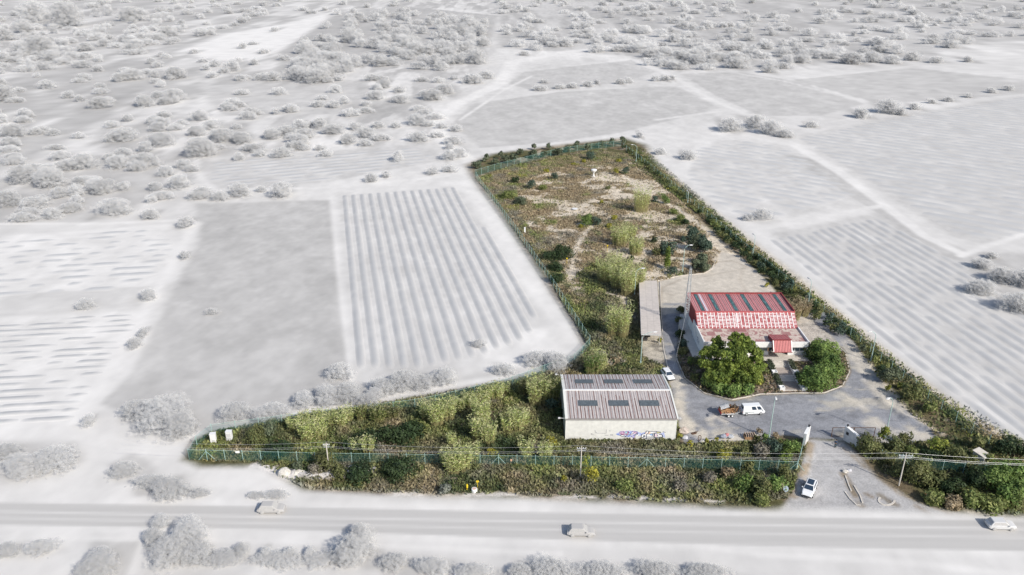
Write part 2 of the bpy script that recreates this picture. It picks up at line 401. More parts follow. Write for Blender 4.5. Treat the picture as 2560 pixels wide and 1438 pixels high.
BR = [(2152,286,18,14),(2218,270,26,20),(2250,281,16,10),(2285,268,12,9),(1825,316,26,18),(1925,322,28,20),(1888,308,26,18),(1960,336,20,11),(2028,313,18,8),(2130,150,28,16),(2180,146,24,15),(2230,152,22,12),(2280,144,22,12),(2340,152,18,9),(2418,150,12,8),(2000,150,22,12),(1960,166,18,9),(1922,176,18,9),(1700,142,24,14),(1742,152,24,14),(1790,146,24,12),(1842,146,22,12),(1650,150,14,8),(1430,216,16,7),(1470,212,14,7),(1350,222,18,7),(1400,218,14,6),(1492,206,5,7),(1550,206,14,7),(1572,203,8,7),(1640,198,12,7),(1664,198,12,7),(1682,196,7,6),(1905,538,22,14),(1870,545,16,8),(2455,662,22,14),(2500,690,30,20),(2450,720,40,18),(2545,760,44,26),(2480,640,16,8),(2560,700,30,24),(2330,255,12,6),(2370,250,12,6),(2420,240,10,6),(2480,228,12,7),(2520,222,12,7),(1720,390,22,12),(1650,380,16,9),(1600,338,8,10),(1360,205,10,5),(1310,135,12,6)]
BN = [(410,1038,54,46),(455,1062,36,30),(345,1025,34,22),(590,1030,34,22),(690,1026,30,18),(650,1040,24,16),(222,1050,13,18),(338,858,13,16),(358,830,10,14),(372,738,18,14),(215,762,18,14),(465,558,18,14),(462,640,10,10),(425,1222,46,24),(380,1205,34,16),(500,1232,20,10),(135,1150,58,28),(60,1165,44,26),(20,1130,30,18),(310,1175,28,18),(690,1236,26,7),(640,1238,20,6),
 (475,1335,42,34),(430,1375,44,34),(385,1345,22,20),(490,1385,40,22),(400,1300,16,26),(885,1372,44,34),(900,1335,24,22),(860,1390,26,18),(255,1405,42,26),(230,1430,40,20),(105,1368,34,16),(20,1375,26,16),(605,1372,14,20),(665,1378,12,22),(725,1382,12,14),(775,1380,11,14),(560,1395,40,10),(700,1398,50,8),(800,1398,40,8),(985,1405,34,16),(1080,1415,40,16),(1180,1428,40,14),(1380,1425,60,16),(1500,1432,60,14),(1640,1426,50,16),(1760,1432,50,14),(1300,1428,30,14),
 (868,985,36,24),(960,968,30,20),(1010,955,36,26),(1110,942,32,20),(1060,958,26,18),(850,930,26,20),(820,990,30,24),(760,1000,26,18),(1340,898,30,18),(1260,925,26,14),(1390,905,30,22),(920,1000,30,16),(940,985,20,16),(1195,860,16,10),(530,780,14,8)]
random.seed(3)
SHRUBS = []
for L_, g0, g1, nm, lb, ct, gp in ((BL, 186, 200, "scrub_bush", "pale grey rounded bush on the washed out scrubland at the upper left", "bush", "grey bushes on the upper left scrubland"),
                                   (BR, 186, 200, "field_tree", "pale grey tree or bush between the washed out fields on the right", "tree", "grey trees between the right hand fields"),
                                   (BN, 186, 200, "roadside_bush", "soft grey bush in the washed out land near the highway and left fields", "bush", "grey bushes near the highway and left fields")):
    for (x, y, a, b_) in L_: SHRUBS.append((x, y, a * 1.15, b_ * 1.2, random.uniform(g0, g1), nm, lb, ct, gp))
for k in range(225):
    x = random.uniform(-40, 1150); y = random.uniform(60, 540)
    if x > 500 and y > 395: continue
    s_ = (y + 150) / 500
    SHRUBS.append((x, y, random.uniform(9, 24) * s_ + 3, random.uniform(6, 15) * s_ + 2, random.uniform(192, 208), "scrub_bush", "pale grey rounded bush on the washed out scrubland at the upper left", "bush", "grey bushes on the upper left scrubland"))
WOODS = []
for label, area, n, rx, ry, g0, g1 in (("grey blurred wood on the slope at the top centre", [(715,120),(840,50),(1000,25),(1230,50),(1195,150),(1100,170),(900,165),(800,200),(700,190)], 170, (10, 24), (9, 18), 184, 204),
                               ("grey blurred scrub and woodland along the top right", [(1240,-20),(2580,-20),(2580,95),(2430,100),(2330,135),(1900,170),(1640,170),(1580,130),(1260,115)], 420, (9, 26), (5, 14), 186, 214),
                               ("grey blurred scrub along the top left edge", [(-20,-20),(1240,-20),(1000,20),(700,45),(430,110),(330,150),(-20,190)], 220, (8, 24), (5, 13), 186, 214)):
    A_ = np.array(area, float); it = []
    while len(it) < n:
        x = random.uniform(A_[:, 0].min(), A_[:, 0].max()); y = random.uniform(A_[:, 1].min(), A_[:, 1].max())
        if sdist_poly(np.array([x]), np.array([y]), A_)[0] < 0: continue
        s_ = (y + 150) / 230; it.append((x, y, random.uniform(*rx) * s_, random.uniform(*ry) * s_, random.uniform(g0, g1)))
    WOODS.append((label, it))
ALLM = [q[:5] for q in SHRUBS] + [q for w in WOODS for q in w[1]]
def undergrowth(X, Y, g):
    """dense low growth and litter round every shrub, soft edged"""
    od = np.argsort(Y); ys_ = Y[od]; xs_ = X[od]; gg = g[od]
    for (px, py, rx, ry, gt) in ALLM:
        t = at(px, py + ry); b_ = at(px, py - ry); cy = (t.y + b_.y) / 2; hy = (b_.y - t.y) / 2 * 1.25; a = rx * mpp((0, cy)) * 1.25; cx = at(px, py).x
        i0, i1 = np.searchsorted(ys_, (cy - hy * 1.2, cy + hy * 1.2))
        if i1 <= i0: continue
        dx = (xs_[i0:i1] - cx) / a; k = np.abs(dx) < 1.2
        if not k.any(): continue
        ii = np.arange(i0, i1)[k]; dy = (ys_[ii] - cy) / hy; an = np.arctan2(dy, dx[k]); rr = np.hypot(dx[k], dy) / (1 + .14 * np.sin(2 * an + px) + .1 * np.sin(3 * an + py) + .07 * np.sin(5 * an + px + py))
        w = 1 - sstep(.35, 1.0, rr); gg[ii] = gg[ii] * (1 - w) + np.minimum(gt, gg[ii]) * w
    out = np.empty_like(g); out[od] = gg
    return out
SOLID = (1, 3, 5, 12, 18)
def broken(x, y): return sstep(.42, .56, fbm(x / 4.2, y / 2.2, 111, 5))
def ground_color(X, Y):
    """albedo and roughness-of-detail of the land at world positions"""
    n1 = fbm(X / 34, Y / 60, 1, 4); n2 = fbm(X / 7, Y / 9, 5, 4); n3 = fbm(X / 2.2, Y / 2.6, 9, 3)
    g = 227 + (n1 - .5) * 26 + (n2 - .5) * 12
    # scrubland to the upper left
    scr = mpoly(X, Y, [(-900,-40),(1240,-40),(1230,120),(1080,330),(1060,360),(520,395),(480,500),(430,545),(-300,575),(-900,600)], 20)
    g = g + scr * (4 - 30 * sstep(.42, .58, fbm(X / 14, Y / 55, 21, 4)) + (fbm(X / 5, Y / 20, 23, 3) - .5) * 34)
    wd = mpoly(X, Y, [(1240,-30),(3300,-60),(3300,120),(2330,140),(1900,175),(1640,175),(1250,120)], 15)
    for P, v, s in POLYS:
        m = mpoly(X, Y, P, s)
        g = g * (1 - m) + (v + (n2 - .5) * 22 + (n1 - .5) * 10 + (n3 - .5) * 14) * m
    g = g - wd * (sstep(.4, .65, fbm(X / 20, Y / 110, 33, 4)) * 20 - 8)
    g = undergrowth(X, Y, g)
    for P, w, v, s in TRACKS:
        m = mline(X, Y, P, w, s); g = g * (1 - m) + v * m
    # verge pads of the highway
    vg = mpoly(X, Y, [(-300,1240),(640,1248),(1280,1262),(1920,1278),(2900,1288),(2900,1400),(1280,1365),(-300,1325)], 10)
    g = g * (1 - vg) + 234 * vg
    rd = mpoly(X, Y, ROAD, 4)
    rg = 206 + (fbm(X / 30, Y / .9, 41, 2) - .5) * 7
    g = g * (1 - rd) + rg * rd
    for P, v in (([(-300,1275),(0,1279),(640,1292),(1280,1303),(1920,1313),(2900,1327)], 228), ([(-300,1292),(0,1295),(640,1308),(1280,1322),(1920,1334),(2900,1350)], 222)):
        m = mline(X, Y, P, 5, 4); g = g * (1 - m) + v * m
    g = g + (fbm(X / 5, Y / 7, 43, 3) - .5) * 22 * (1 - rd) + (fbm(X / 1.8, Y / 2.6, 44, 3) - .5) * 12 * (1 - rd)
    grey = G(np.clip(g, 150, 250))
    grey = np.stack([grey, grey * .972, grey * .935], -1)
    det = np.full(X.shape, .02)
    m = plot_mask(X, Y)
    sel = m > 0.001
    if sel.any():
        x = X[sel]; y = Y[sel]; a1 = n1[sel]; a2 = n2[sel]; a3 = n3[sel]
        def mixc(c, d, t): return c * (1 - t[:, None]) + np.array(d) * t[:, None]
        c = np.zeros((x.size, 3)) + np.array((.11, .105, .05))
        c = mixc(c, (.17, .135, .085), sstep(.45, .6, fbm(x / 6, y / 7, 51, 4)))
        c = mixc(c, (.42, .36, .28), sstep(.60, .68, fbm(x / 5, y / 6, 61, 4)) * .7)
        dd = np.full(x.size, .55)
        f = mpoly(x, y, FIELD, 8)
        soil = np.array((.60, .52, .41))
        br = sstep(.38, .52, fbm(x / 9, y / 6, 71, 5) - .06 * (fbm(x / 1.5, y / 1.2, 73, 2) - .5))
        cf = soil * (1 - br[:, None]) + np.array((.27, .205, .13)) * br[:, None]
        c = c * (1 - f[:, None]) + cf * f[:, None]
        right = mpoly(x, y, [(1600,380),(1660,440),(1900,640),(2100,800),(2400,1040),(2700,1200),(2700,1050),(2100,680),(1700,360)], 6)
        c = mixc(c, (.58, .52, .43), right * .9)
        for i_, (P, w) in enumerate(PALE):
            k = mline(x, y, P, w * (1 if i_ in SOLID else 1.5), 7 if i_ in SOLID else 16) * (sstep(.30, .5, a3 + .12) if i_ in SOLID else broken(x, y))
            c = mixc(c, (.62, .545, .44), k)
        isl = mpoly(x, y, ISLAND, 3); c = mixc(c, (.24, .18, .14), isl); c = mixc(c, (.46, .425, .375), isl * (x > 65) * (y > 154.5)); c = mixc(c, (.46, .425, .375), mpoly(x, y, [(1990,770),(2060,800),(2120,850),(2090,875),(2020,860)], 5))
        # front verge: chalky bank by the highway
        for P, w in (([(720,1185),(800,1195),(870,1190),(930,1178)], 16), ([(640,1168),(700,1180),(740,1190)], 26)):
            k = mline(x, y, P, w, 5); c = mixc(c, (.60, .57, .55), k)
        edge = mline(x, y, [(980,1236),(1300,1236),(1600,1246),(1800,1250)], 10, 7) * sstep(.45, .55, fbm(x / 3, y / .8, 77, 3))
        c = mixc(c, (.66, .62, .58), edge)
        lot = mpoly(x, y, LOT, 3); c = mixc(c, (.50, .45, .37), lot); c = mixc(c, (.25, .23, .2), lot * sstep(.5, .64, a3))
        by = mpoly(x, y, BACKYARD, 3)
        cb = np.array((.56, .51, .44)) * (1 + .35 * (fbm(x / 4, y / 7, 81, 5) - .5) + .22 * (fbm(x / .8, y / .8, 83, 3) - .5))[:, None]
        for P, w, cc in (([(1650,762),(1655,720),(1700,700)], 5, .3), ([(1795,655),(1830,652),(1880,672)], 3, .4), ([(1690,735),(1800,728),(1950,735)], .8, .3), ([(1860,668),(1850,700),(1870,735)], 6, .18), ([(1720,690),(1790,700),(1900,700)], .6, .3), ([(1670,735),(1685,738)], 5, .3), ([(1810,600),(1850,640)], 10, .15), ([(1690,700),(1760,692),(1860,672)], 2, .3)):
            k = mline(x, y, P, w, 2) * cc; cb = cb * (1 - k[:, None]) + np.array((.22, .17, .12)) * k[:, None]
        c = c * (1 - by[:, None]) + cb * by[:, None]
        yd = mpoly(x, y, YARD, 3)
        cy = np.array((.275, .28, .30)) * (1 + .5 * (fbm(x / 5, y / 3, 91, 5) - .5) + .35 * (fbm(x / .9, y / .7, 93, 3) - .5))[:, None]
        cy = cy + (np.array((.52, .48, .41)) - cy) * (sstep(.52, .66, fbm(x / 8, y / 4, 95, 5)) * .7)[:, None]
        for P, w, v in (([(1715,1062),(1760,1088),(1840,1098),(1900,1096)], 26, .9), ([(1700,960),(1702,1030),(1740,1080)], 16, .8), ([(2105,985),(2150,1010),(2200,1060)], 14, .75),
                        ([(1775,1048),(1790,1040),(1815,1055)], 8, .8), ([(1780,1062),(1772,1050)], 8, .8), ([(2130,860),(2180,950),(2230,1010),(2300,1080)], 34, .75),
                        ([(2180,1060),(2230,1085),(2310,1095)], 30, .7), ([(1960,1085),(2000,1078)], 8, .5), ([(2090,990),(2110,1000),(2140,1010)], 8, .6)):
            k = mline(x, y, P, w, 7) * v * sstep(.25, .5, a3)
            cy = cy * (1 - k[:, None]) + np.array((.60, .55, .47)) * k[:, None]
        # a street lamp's cast shadow painted as a dark line, plus cracks and joints
        for P in ([(1790,1042),(1860,1075),(1890,1084)], [(2020,1020),(2060,1045),(2120,1062)], [(1760,985),(1790,1000),(1900,1003)], [(1960,1064),(2080,1064)]):
            k = mline(x, y, P, .5, 1.6) * .55
            cy = cy * (1 - k[:, None]) + np.array((.16, .15, .14)) * k[:, None]
        c = c * (1 - yd[:, None]) + cy * yd[:, None]
        dv = mpoly(x, y, DRIVE, 6)
        cd = np.array((.43, .42, .415)) * (1 + .45 * (fbm(x / 4, y / 5, 101, 5) - .5))[:, None]
        for P, w, cc in (([(2108,1185),(2125,1215),(2145,1250),(2155,1265)], 12, (.22, .17, .11)), ([(2165,1235),(2180,1243)], 8, (.25, .2, .15)),
                         ([(2200,1238),(2225,1256),(2240,1262)], 12, (.2, .17, .13)), ([(2290,1265),(2320,1282)], 8, (.3, .25, .2)), ([(2050,1240),(2052,1255)], 4, (.2, .19, .2)),
                         ([(2025,1110),(2015,1160),(2005,1200),(1985,1240)], 14, (.33, .26, .18)), ([(2110,1120),(2170,1175),(2250,1235),(2380,1285)], 8, (.3, .25, .19)),
                         ([(2020,1094),(2085,1093)], 3, (.3, .24, .17))):
            k = mline(x, y, P, w, 4) * .85 * sstep(.2, .5, a3)
            cd = cd * (1 - k[:, None]) + np.array(cc) * k[:, None]
        c = c * (1 - dv[:, None]) + cd * dv[:, None]
        dd = dd * (1 - yd) + .32 * yd; dd = dd * (1 - by) + .26 * by; dd = dd * (1 - dv) + .3 * dv
        mm = m[sel]
        out = grey.copy(); out[sel] = grey[sel] * (1 - mm[:, None]) + c * mm[:, None]  # bleached, haze-like fade beyond the plot edge, painted into the ground colour
        det[sel] = det[sel] * (1 - mm) + dd * mm
        return out, det, m
    return grey, det, m
def relief(X, Y):
    m = plot_mask(X, Y, 6)
    hard = np.maximum(np.maximum(mpoly(X, Y, YARD, 6), mpoly(X, Y, BACKYARD, 6)), np.maximum(mpoly(X, Y, DRIVE, 8), mpoly(X, Y, ISLAND, 6)))
    hard = np.maximum(hard, mpoly(X, Y, [(1400,930),(1680,930),(1700,1110),(1400,1110)], 6))
    z = (fbm(X / 3.2, Y / 3.2, 201, 4) - .5) * .55 * m * (1 - hard)
    chalk = mline(X, Y, [(720,1185),(800,1195),(870,1190),(930,1178)], 16, 8) * (fbm(X / 1.3, Y / 1.1, 205, 3)) * 1.6 * m
    ridge = mline(X, Y, [(2200,1000),(2270,1050),(2340,1085),(2380,1100)], 7, 8) * (.3 + fbm(X / 1.5, Y / 1.5, 207, 3)) * 1.0
    kn = mline(X, Y, [(2018,1130),(2005,1180),(1995,1215)], 12, 9) * fbm(X / 1.2, Y / 1.2, 209, 3) * .8
    return z + chalk + ridge + kn

def spaced(a, b, step, growth, far):
    core = list(np.arange(a, b + 1e-6, step)); s = step; x = b
    while x < far: s *= growth; x += s; core.append(x)
    return core
ys = spaced(84, 345, .5, 1.012, 1500) + [1600, 1750, 2000, 2400, 3000, 4000, 6000, 9000, 14000]
ys = [-4000, -1000, -300, -100, 0, 40, 60, 70, 75] + list(np.arange(77, 84, 1.0)) + ys
right = spaced(0, 126, .5, 1.035, 1100) + [1500, 2200, 4000, 8000, 14000]
left = spaced(0, 80, .5, 1.035, 1100) + [1500, 2200, 4000, 8000, 14000]
xs = [-v for v in left[::-1]] + right[1:]
xs = np.array(xs); ys = np.array(ys)
GX, GY = np.meshgrid(xs, ys)
gx = GX.ravel(); gy = GY.ravel()
gc, gdet, gm = ground_color(gx, gy)
gz = relief(gx, gy)
nx, ny = len(xs), len(ys)
idx = np.arange(nx * ny).reshape(ny, nx)
quads = np.stack([idx[:-1, :-1], idx[:-1, 1:], idx[1:, 1:], idx[1:, :-1]], -1).reshape(-1, 4)
fcx = gx[quads].mean(1); fcy = gy[quads].mean(1)
cls = np.zeros(len(quads), int)
cls[mpoly(fcx, fcy, ROAD, 1) > .5] = 1
cls[mpoly(fcx, fcy, YARD, 1) > .5] = 2
cls[(mpoly(fcx, fcy, BACKYARD, 1) > .5) & (cls == 0)] = 3
cls[(mpoly(fcx, fcy, DRIVE, 1) > .5) & (cls == 0)] = 4
for k, nm in enumerate(("ground", "highway", "yard", "concrete_apron", "driveway")):
    q = quads[cls == k]
    u, inv = np.unique(q, return_inverse=True)
    V = np.stack([gx[u], gy[u], gz[u]], -1)
    o = np_mesh(nm, V, inv.reshape(q.shape), M['earth'], gc[u], vcol=True, smooth=True, extra=gdet[u])
    o["kind"] = "structure"
def fade(col, x, y):
    """colours of plants: full inside the plot, bleached to pale grey beyond its edge"""
    m = plot_mask(np.atleast_1d(np.float64(x)), np.atleast_1d(np.float64(y)))
    c = np.atleast_2d(col)
    lum = c.mean(1, keepdims=True) * .25 + .42
    return c * m[:, None] + lum * (1 - m[:, None])

# ================================================================== large structures
def sheet(A, B, C, D, nu, nv, colf, rib=0.0, off=0.0, period=2):
    """corrugated sheet over the quad A B C D (u along AB, v along AD); colf(u, v) -> colour"""
    A, B, C, D = [np.array(p, float) for p in (A, B, C, D)]
    n = np.cross(B - A, D - A); n /= np.linalg.norm(n)
    u = np.linspace(0, 1, nu + 1); v = np.linspace(0, 1, nv + 1)
    U, V = np.meshgrid(u, v)
    Pn = (A[None, None] * ((1 - U) * (1 - V))[..., None] + B[None, None] * (U * (1 - V))[..., None] + C[None, None] * (U * V)[..., None] + D[None, None] * ((1 - U) * V)[..., None])
    k = (np.arange(nu + 1) % period < period / 2).astype(float)
    Pn = Pn + n * (off + rib * k[None, :, None])
    idx = np.arange((nu + 1) * (nv + 1)).reshape(nv + 1, nu + 1)
    q = np.stack([idx[:-1, :-1], idx[:-1, 1:], idx[1:, 1:], idx[1:, :-1]], -1).reshape(-1, 4)
    uc = (U[:-1, :-1] + .5 / nu).ravel(); vc = (V[:-1, :-1] + .5 / nv).ravel()
    return Pn.reshape(-1, 3), q, colf(uc, vc)
def put_sheet(name, args, matr, parent, **kw):
    V, q, c = sheet(*args, **kw)
    return np_mesh(name, V, q, matr, c, parent)

# ---- corrugated warehouse
WX0, WX1, WY0, WY1, WE, WR, WYR = 9.85, 30.3, 124.05, 139.6, 4.75, 5.75, 131.9
wh = thing("warehouse", "long beige corrugated metal warehouse with rust striped roof and graffiti on its front wall", "warehouse", ((WX0 + WX1) / 2, (WY0 + WY1) / 2, 0))
def put(o, parent):                 # child given in world coordinates
    o.parent = parent; o.matrix_parent_inverse = Matrix.Translation(-Vector(parent.location)); return o
def wallcol(base):
    def f(u, v):
        n = 1 + .10 * (fbm(u * 60, v * 3, 3, 2) - .5) - .12 * sstep(.12, 0, v)
        return np.array(base)[None] * n[:, None]
    return f
beige = (.73, .73, .70)
o = put(put_sheet("front_wall", ((WX0, WY0, 0), (WX1, WY0, 0), (WX1, WY0, WE), (WX0, WY0, WE), 128, 6, wallcol(beige)), M['sheet'], None, rib=.07), wh)
o = put(put_sheet("back_wall", ((WX1, WY1, 0), (WX0, WY1, 0), (WX0, WY1, WE), (WX1, WY1, WE), 164, 2, wallcol(beige)), M['sheet'], None, rib=.04), wh)
for xx, sgn in ((WX0, 1), (WX1, -1)):
    b = MB(); prof = [(WY0, 0), (WY1, 0), (WY1, WE), (WYR, WR), (WY0, WE)]
    vs = [(xx, y, z) for y, z in prof] + [(xx + .12 * sgn, y, z) for y, z in prof]
    b.add(vs, [(0, 1, 2, 3, 4), (9, 8, 7, 6, 5)] + [(i, i + 5, (i + 1) % 5 + 5, (i + 1) % 5) for i in range(5)])
    put(b.build("gable_wall", mat('gable_sheet', (.6, .57, .47), rough=.6, noise=.1)), wh)
rs = np.random.default_rng(5)
rib_end = rs.random((2, 60)); rib_on = rs.random((2, 60))
def whroof(side):
    def f(u, v):                     # v 0 at the eave, 1 at the ridge
        k = np.clip((u * 29).astype(int), 0, 47)
        ph = (u * 29) % 1
        lo = np.array((.50, .46, .45))[None] * (1 + .2 * (fbm(u * 120, v * 8, 7 + side, 3) - .5))[:, None]
        rust = ((ph > .58) & (ph < .88)).astype(float); lo = lo * np.where((ph * 3) % 1 < .3, .78, 1.0)[:, None]
        lim = np.where(k % 4 == 3, 2.0, .35 + .5 * rib_end[side][k]); lim = np.where(rib_on[side][k] > .75, 2.0, lim)
        on = np.where(v < lim, 1.0, .35)
        on = np.where((v > .62) & (v < .72) & (rib_end[side][k] > .45), 1.0, on)
        s = rust * on * (.55 + .45 * fbm(u * 90, v * 5, 19 + side, 2))
        return lo * (1 - s[:, None]) + np.array((.17, .085, .065))[None] * s[:, None]
    return f
EO = .25
put(put_sheet("roof_slope", ((WX0 + .35, WY0 - EO, WE - .02), (WX1 - .05, WY0 - EO, WE - .02), (WX1 - .05, WYR, WR + .1), (WX0 + .35, WYR, WR + .1), 384, 24, whroof(0)), M['sheet'], None, rib=.06, off=.05, period=8), wh)
put(put_sheet("roof_slope", ((WX1 - .05, WY1 + EO, WE - .02), (WX0 + .35, WY1 + EO, WE - .02), (WX0 + .35, WYR, WR + .1), (WX1 - .05, WYR, WR + .1), 384, 24, whroof(1)), M['sheet'], None, rib=.06, off=.05, period=8), wh)
b = MB(); b.box(((WX0 + WX1) / 2, WYR, WR + .24), (WX1 - WX0 + .1, .42, .12)); put(b.build("ridge_cap", M['white']), wh)
for x, w in ((WX0 + .12, .5), (WX1 + .02, .3)):
    b = MB()
    for (ya, za, yb, zb) in ((WY0 - .3, WE + .12, WYR, WR + .3), (WY1 + .3, WE + .12, WYR, WR + .3)):
        b.add([(x - w / 2, ya, za), (x + w / 2, ya, za), (x + w / 2, yb, zb), (x - w / 2, yb, zb), (x - w / 2, ya, za - .3), (x + w / 2, ya, za - .3), (x + w / 2, yb, zb - .3), (x - w / 2, yb, zb - .3)],
              [(0, 1, 2, 3), (7, 6, 5, 4), (0, 4, 5, 1), (1, 5, 6, 2), (2, 6, 7, 3), (3, 7, 4, 0)])
    put(b.build("verge_trim", mat('pale_trim', (.72, .72, .68), rough=.5)), wh)
b = MB(); b.box(((WX0 + WX1) / 2, WY0 - .34, WE - .06), (WX1 - WX0, .16, .16)); put(b.build("gutter", mat('gutter_grey', (.34, .31, .3), rough=.6)), wh)
def slope_pt(x, v, side, off):
    if side == 0: return (x, WY0 + (WYR - WY0) * v, WE + (WR - WE) * v + off)
    return (x, WY1 + (WYR - WY1) * v, WE + (WR - WE) * v + off)
for u0, u1 in ((.125, .30), (.405, .585), (.685, .865)):
    for side, v0, v1 in ((0, .40, .61), (1, .33, .58)):
        x0 = WX0 + (WX1 - WX0) * u0; x1 = WX0 + (WX1 - WX0) * u1
        if side == 1: x0, x1 = x1, x0
        f = lambda u, v: np.array((.075, .09, .10))[None] * (1 + .9 * ((u * 16) % 1 > .5))[:, None] * (1 + .5 * (fbm(u * 9, v * 4, 3, 2) - .5))[:, None]
        put(put_sheet("skylight_panel", (slope_pt(x0, v0, side, .2), slope_pt(x1, v0, side, .2), slope_pt(x1, v1, side, .2), slope_pt(x0, v1, side, .2), 64, 4, f), M['sheet'], None, rib=.04, period=4), wh)
for (x, y, dx, dy) in ((WX0, WY0, -1.0, -.1), (WX0, WY1, -.8, .3), (WX1, WY0, .35, -.25)):
    b = MB(); b.tube([(x, y, WE - .1), (x + dx, y + dy, WE + .05)], .04)
    b.box((x + dx * 1.2, y + dy, WE + .05), (.42, .3, .2), 0)
    put(b.build("floodlight", M['grey_light']), wh)
b = MB()
for k in range(5): b.box((WX1 + .06, 128 + k * .8, 1.9), (.06, .74, 3.6))
put(b.build("roller_door", mat('grey_door', (.33, .34, .35), rough=.5, noise=.1)), wh)

# graffiti: painted shapes on the front wall, given by their outline on the wall plane
def wpt(zx, zy, off=0.0):
    p = atY(1520 + zx / 12.8, 1060 + zy / 12.8, WY0 - .05)
    return (p.x, WY0 - .05 - off, p.z)
def blob(mb, pts, off, col):
    vs = [wpt(x, y, off) for x, y in pts]; n = len(vs)
    vs2 = [(v[0], v[1] + .008, v[2]) for v in vs]
    mb.add(vs + vs2, [tuple(range(n))], col)
def stroke(mb, pts, w, off, col, conv=wpt):
    P = [Vector(conv(x, y, off)) for x, y in pts]
    for a, c in zip(P[:-1], P[1:]):
        d = (c - a).normalized(); nrm = Vector((-d.z, 0, d.x)) * w / 2; e = d * w * .4
        mb.add([a - e - nrm, c + e - nrm, c + e + nrm, a - e + nrm], [(0, 1, 2, 3)], col)
g = MB(); blue = (.13, .22, .62); ltb = (.36, .44, .80); pink = (.50, .28, .48); dk = (.02, .03, .10); wt = (.85, .85, .87); yel = (.6, .55, .2); cy = (.35, .68, .72); pur = (.36, .2, .45)
blob(g, [(240,325),(330,280),(380,240),(640,220),(930,235),(1060,290),(1060,370),(900,400),(820,450),(780,420),(560,425),(420,390),(330,370)], .0, ltb)
blob(g, [(385,260),(480,235),(640,240),(660,300),(560,330),(440,320),(390,300)], .006, pink)
blob(g, [(400,340),(520,345),(560,400),(470,400),(400,375)], .012, wt); blob(g, [(530,245),(620,250),(620,300),(550,305)], .012, cy)
blob(g, [(560,410),(640,330),(720,320),(800,250),(860,280),(800,350),(640,400)], .012, wt)
blob(g, [(800,250),(900,240),(930,280),(860,330),(800,320)], .018, (.75,.55,.7)); blob(g, [(820,390),(920,330),(1000,330),(950,400)], .018, wt)
blob(g, [(250,325),(330,300),(360,340),(330,365)], .012, blue); blob(g, [(600,395),(680,345),(720,370),(650,410)], .02, blue)
for P, c in (([(370,290),(400,245),(500,235),(520,270),(600,240),(650,245)], pur), ([(370,290),(430,330),(540,330),(600,310),(640,260)], (.5,.08,.16)), ([(380,350),(480,345),(560,400),(550,420),(430,385),(385,365)], dk),
             ([(560,415),(650,330),(760,330),(860,260),(930,245)], dk), ([(640,230),(700,290),(740,310),(760,240),(800,225)], blue), ([(700,330),(760,400),(830,450),(870,400),(790,350)], pur),
             ([(840,360),(900,310),(950,290),(930,340),(860,375)], dk), ([(570,320),(600,350),(640,330)], (.5,.08,.16)), ([(780,240),(860,235),(940,270),(890,310)], pur), ([(640,240),(660,290),(620,300)], (.5,.08,.16))):
    stroke(g, P, .09, .03, c)
blob(g, [(1070,430),(1060,350),(1090,320),(1180,320),(1200,260),(1250,215),(1320,240),(1550,240),(1680,260),(1700,320),(1750,360),(1750,420),(1500,440),(1240,430),(1240,470),(1150,470),(1090,450)], .0, wt)
blob(g, [(1690,300),(1800,260),(1820,430),(1750,430),(1740,350)], .0, ltb); blob(g, [(1030,310),(1170,260),(1180,310),(1070,360)], .002, ltb)
blob(g, [(1270,320),(1330,245),(1380,290),(1300,330)], .008, (.85,.6,.45)); blob(g, [(1310,325),(1430,305),(1420,390)], .008, (.2,.4,.75)); blob(g, [(1570,255),(1660,255),(1660,290),(1570,300)], .008, yel)
blob(g, [(1500,330),(1590,330),(1590,400),(1480,410)], .008, (.75,.55,.65)); blob(g, [(1180,300),(1240,250),(1260,290),(1210,320)], .008, (.8,.6,.55))
for P, w in (([(1065,430),(1075,330),(1180,310),(1200,260),(1245,220),(1310,235),(1290,290),(1230,340),(1230,460),(1130,470)], .10), ([(1065,435),(1140,430),(1150,370),(1180,370),(1180,420)], .12),
             ([(1320,235),(1560,240),(1560,270),(1470,290),(1470,420),(1240,415)], .10), ([(1310,325),(1440,305),(1415,395)], .08), ([(1480,430),(1490,310),(1580,300),(1640,290),(1690,290),(1670,255),(1570,250)], .10),
             ([(1640,330),(1720,340),(1750,380),(1745,415),(1480,430)], .13), ([(1570,340),(1590,380)], .10), ([(1150,470),(1400,475)], .09), ([(1450,475),(1740,465)], .06), ([(1760,245),(1840,270)], .07), ([(1780,480),(1840,480)], .07)):
    stroke(g, P, w, .03, dk)
for P in ([(-420,190),(-400,260),(-360,290),(-150,295)], [(-140,300),(-60,295),(-50,180)], [(60,200),(60,240)], [(-470,290),(-540,300),(-530,340),(-440,350)], [(90,330),(150,335),(150,370),(90,370),(90,330)], [(-100,360),(10,365)]):
    stroke(g, P, .05, .03, (.25, .25, .30))
put(g.build("graffiti", mat('spray_paint', vcol=True, rough=.6)), wh)

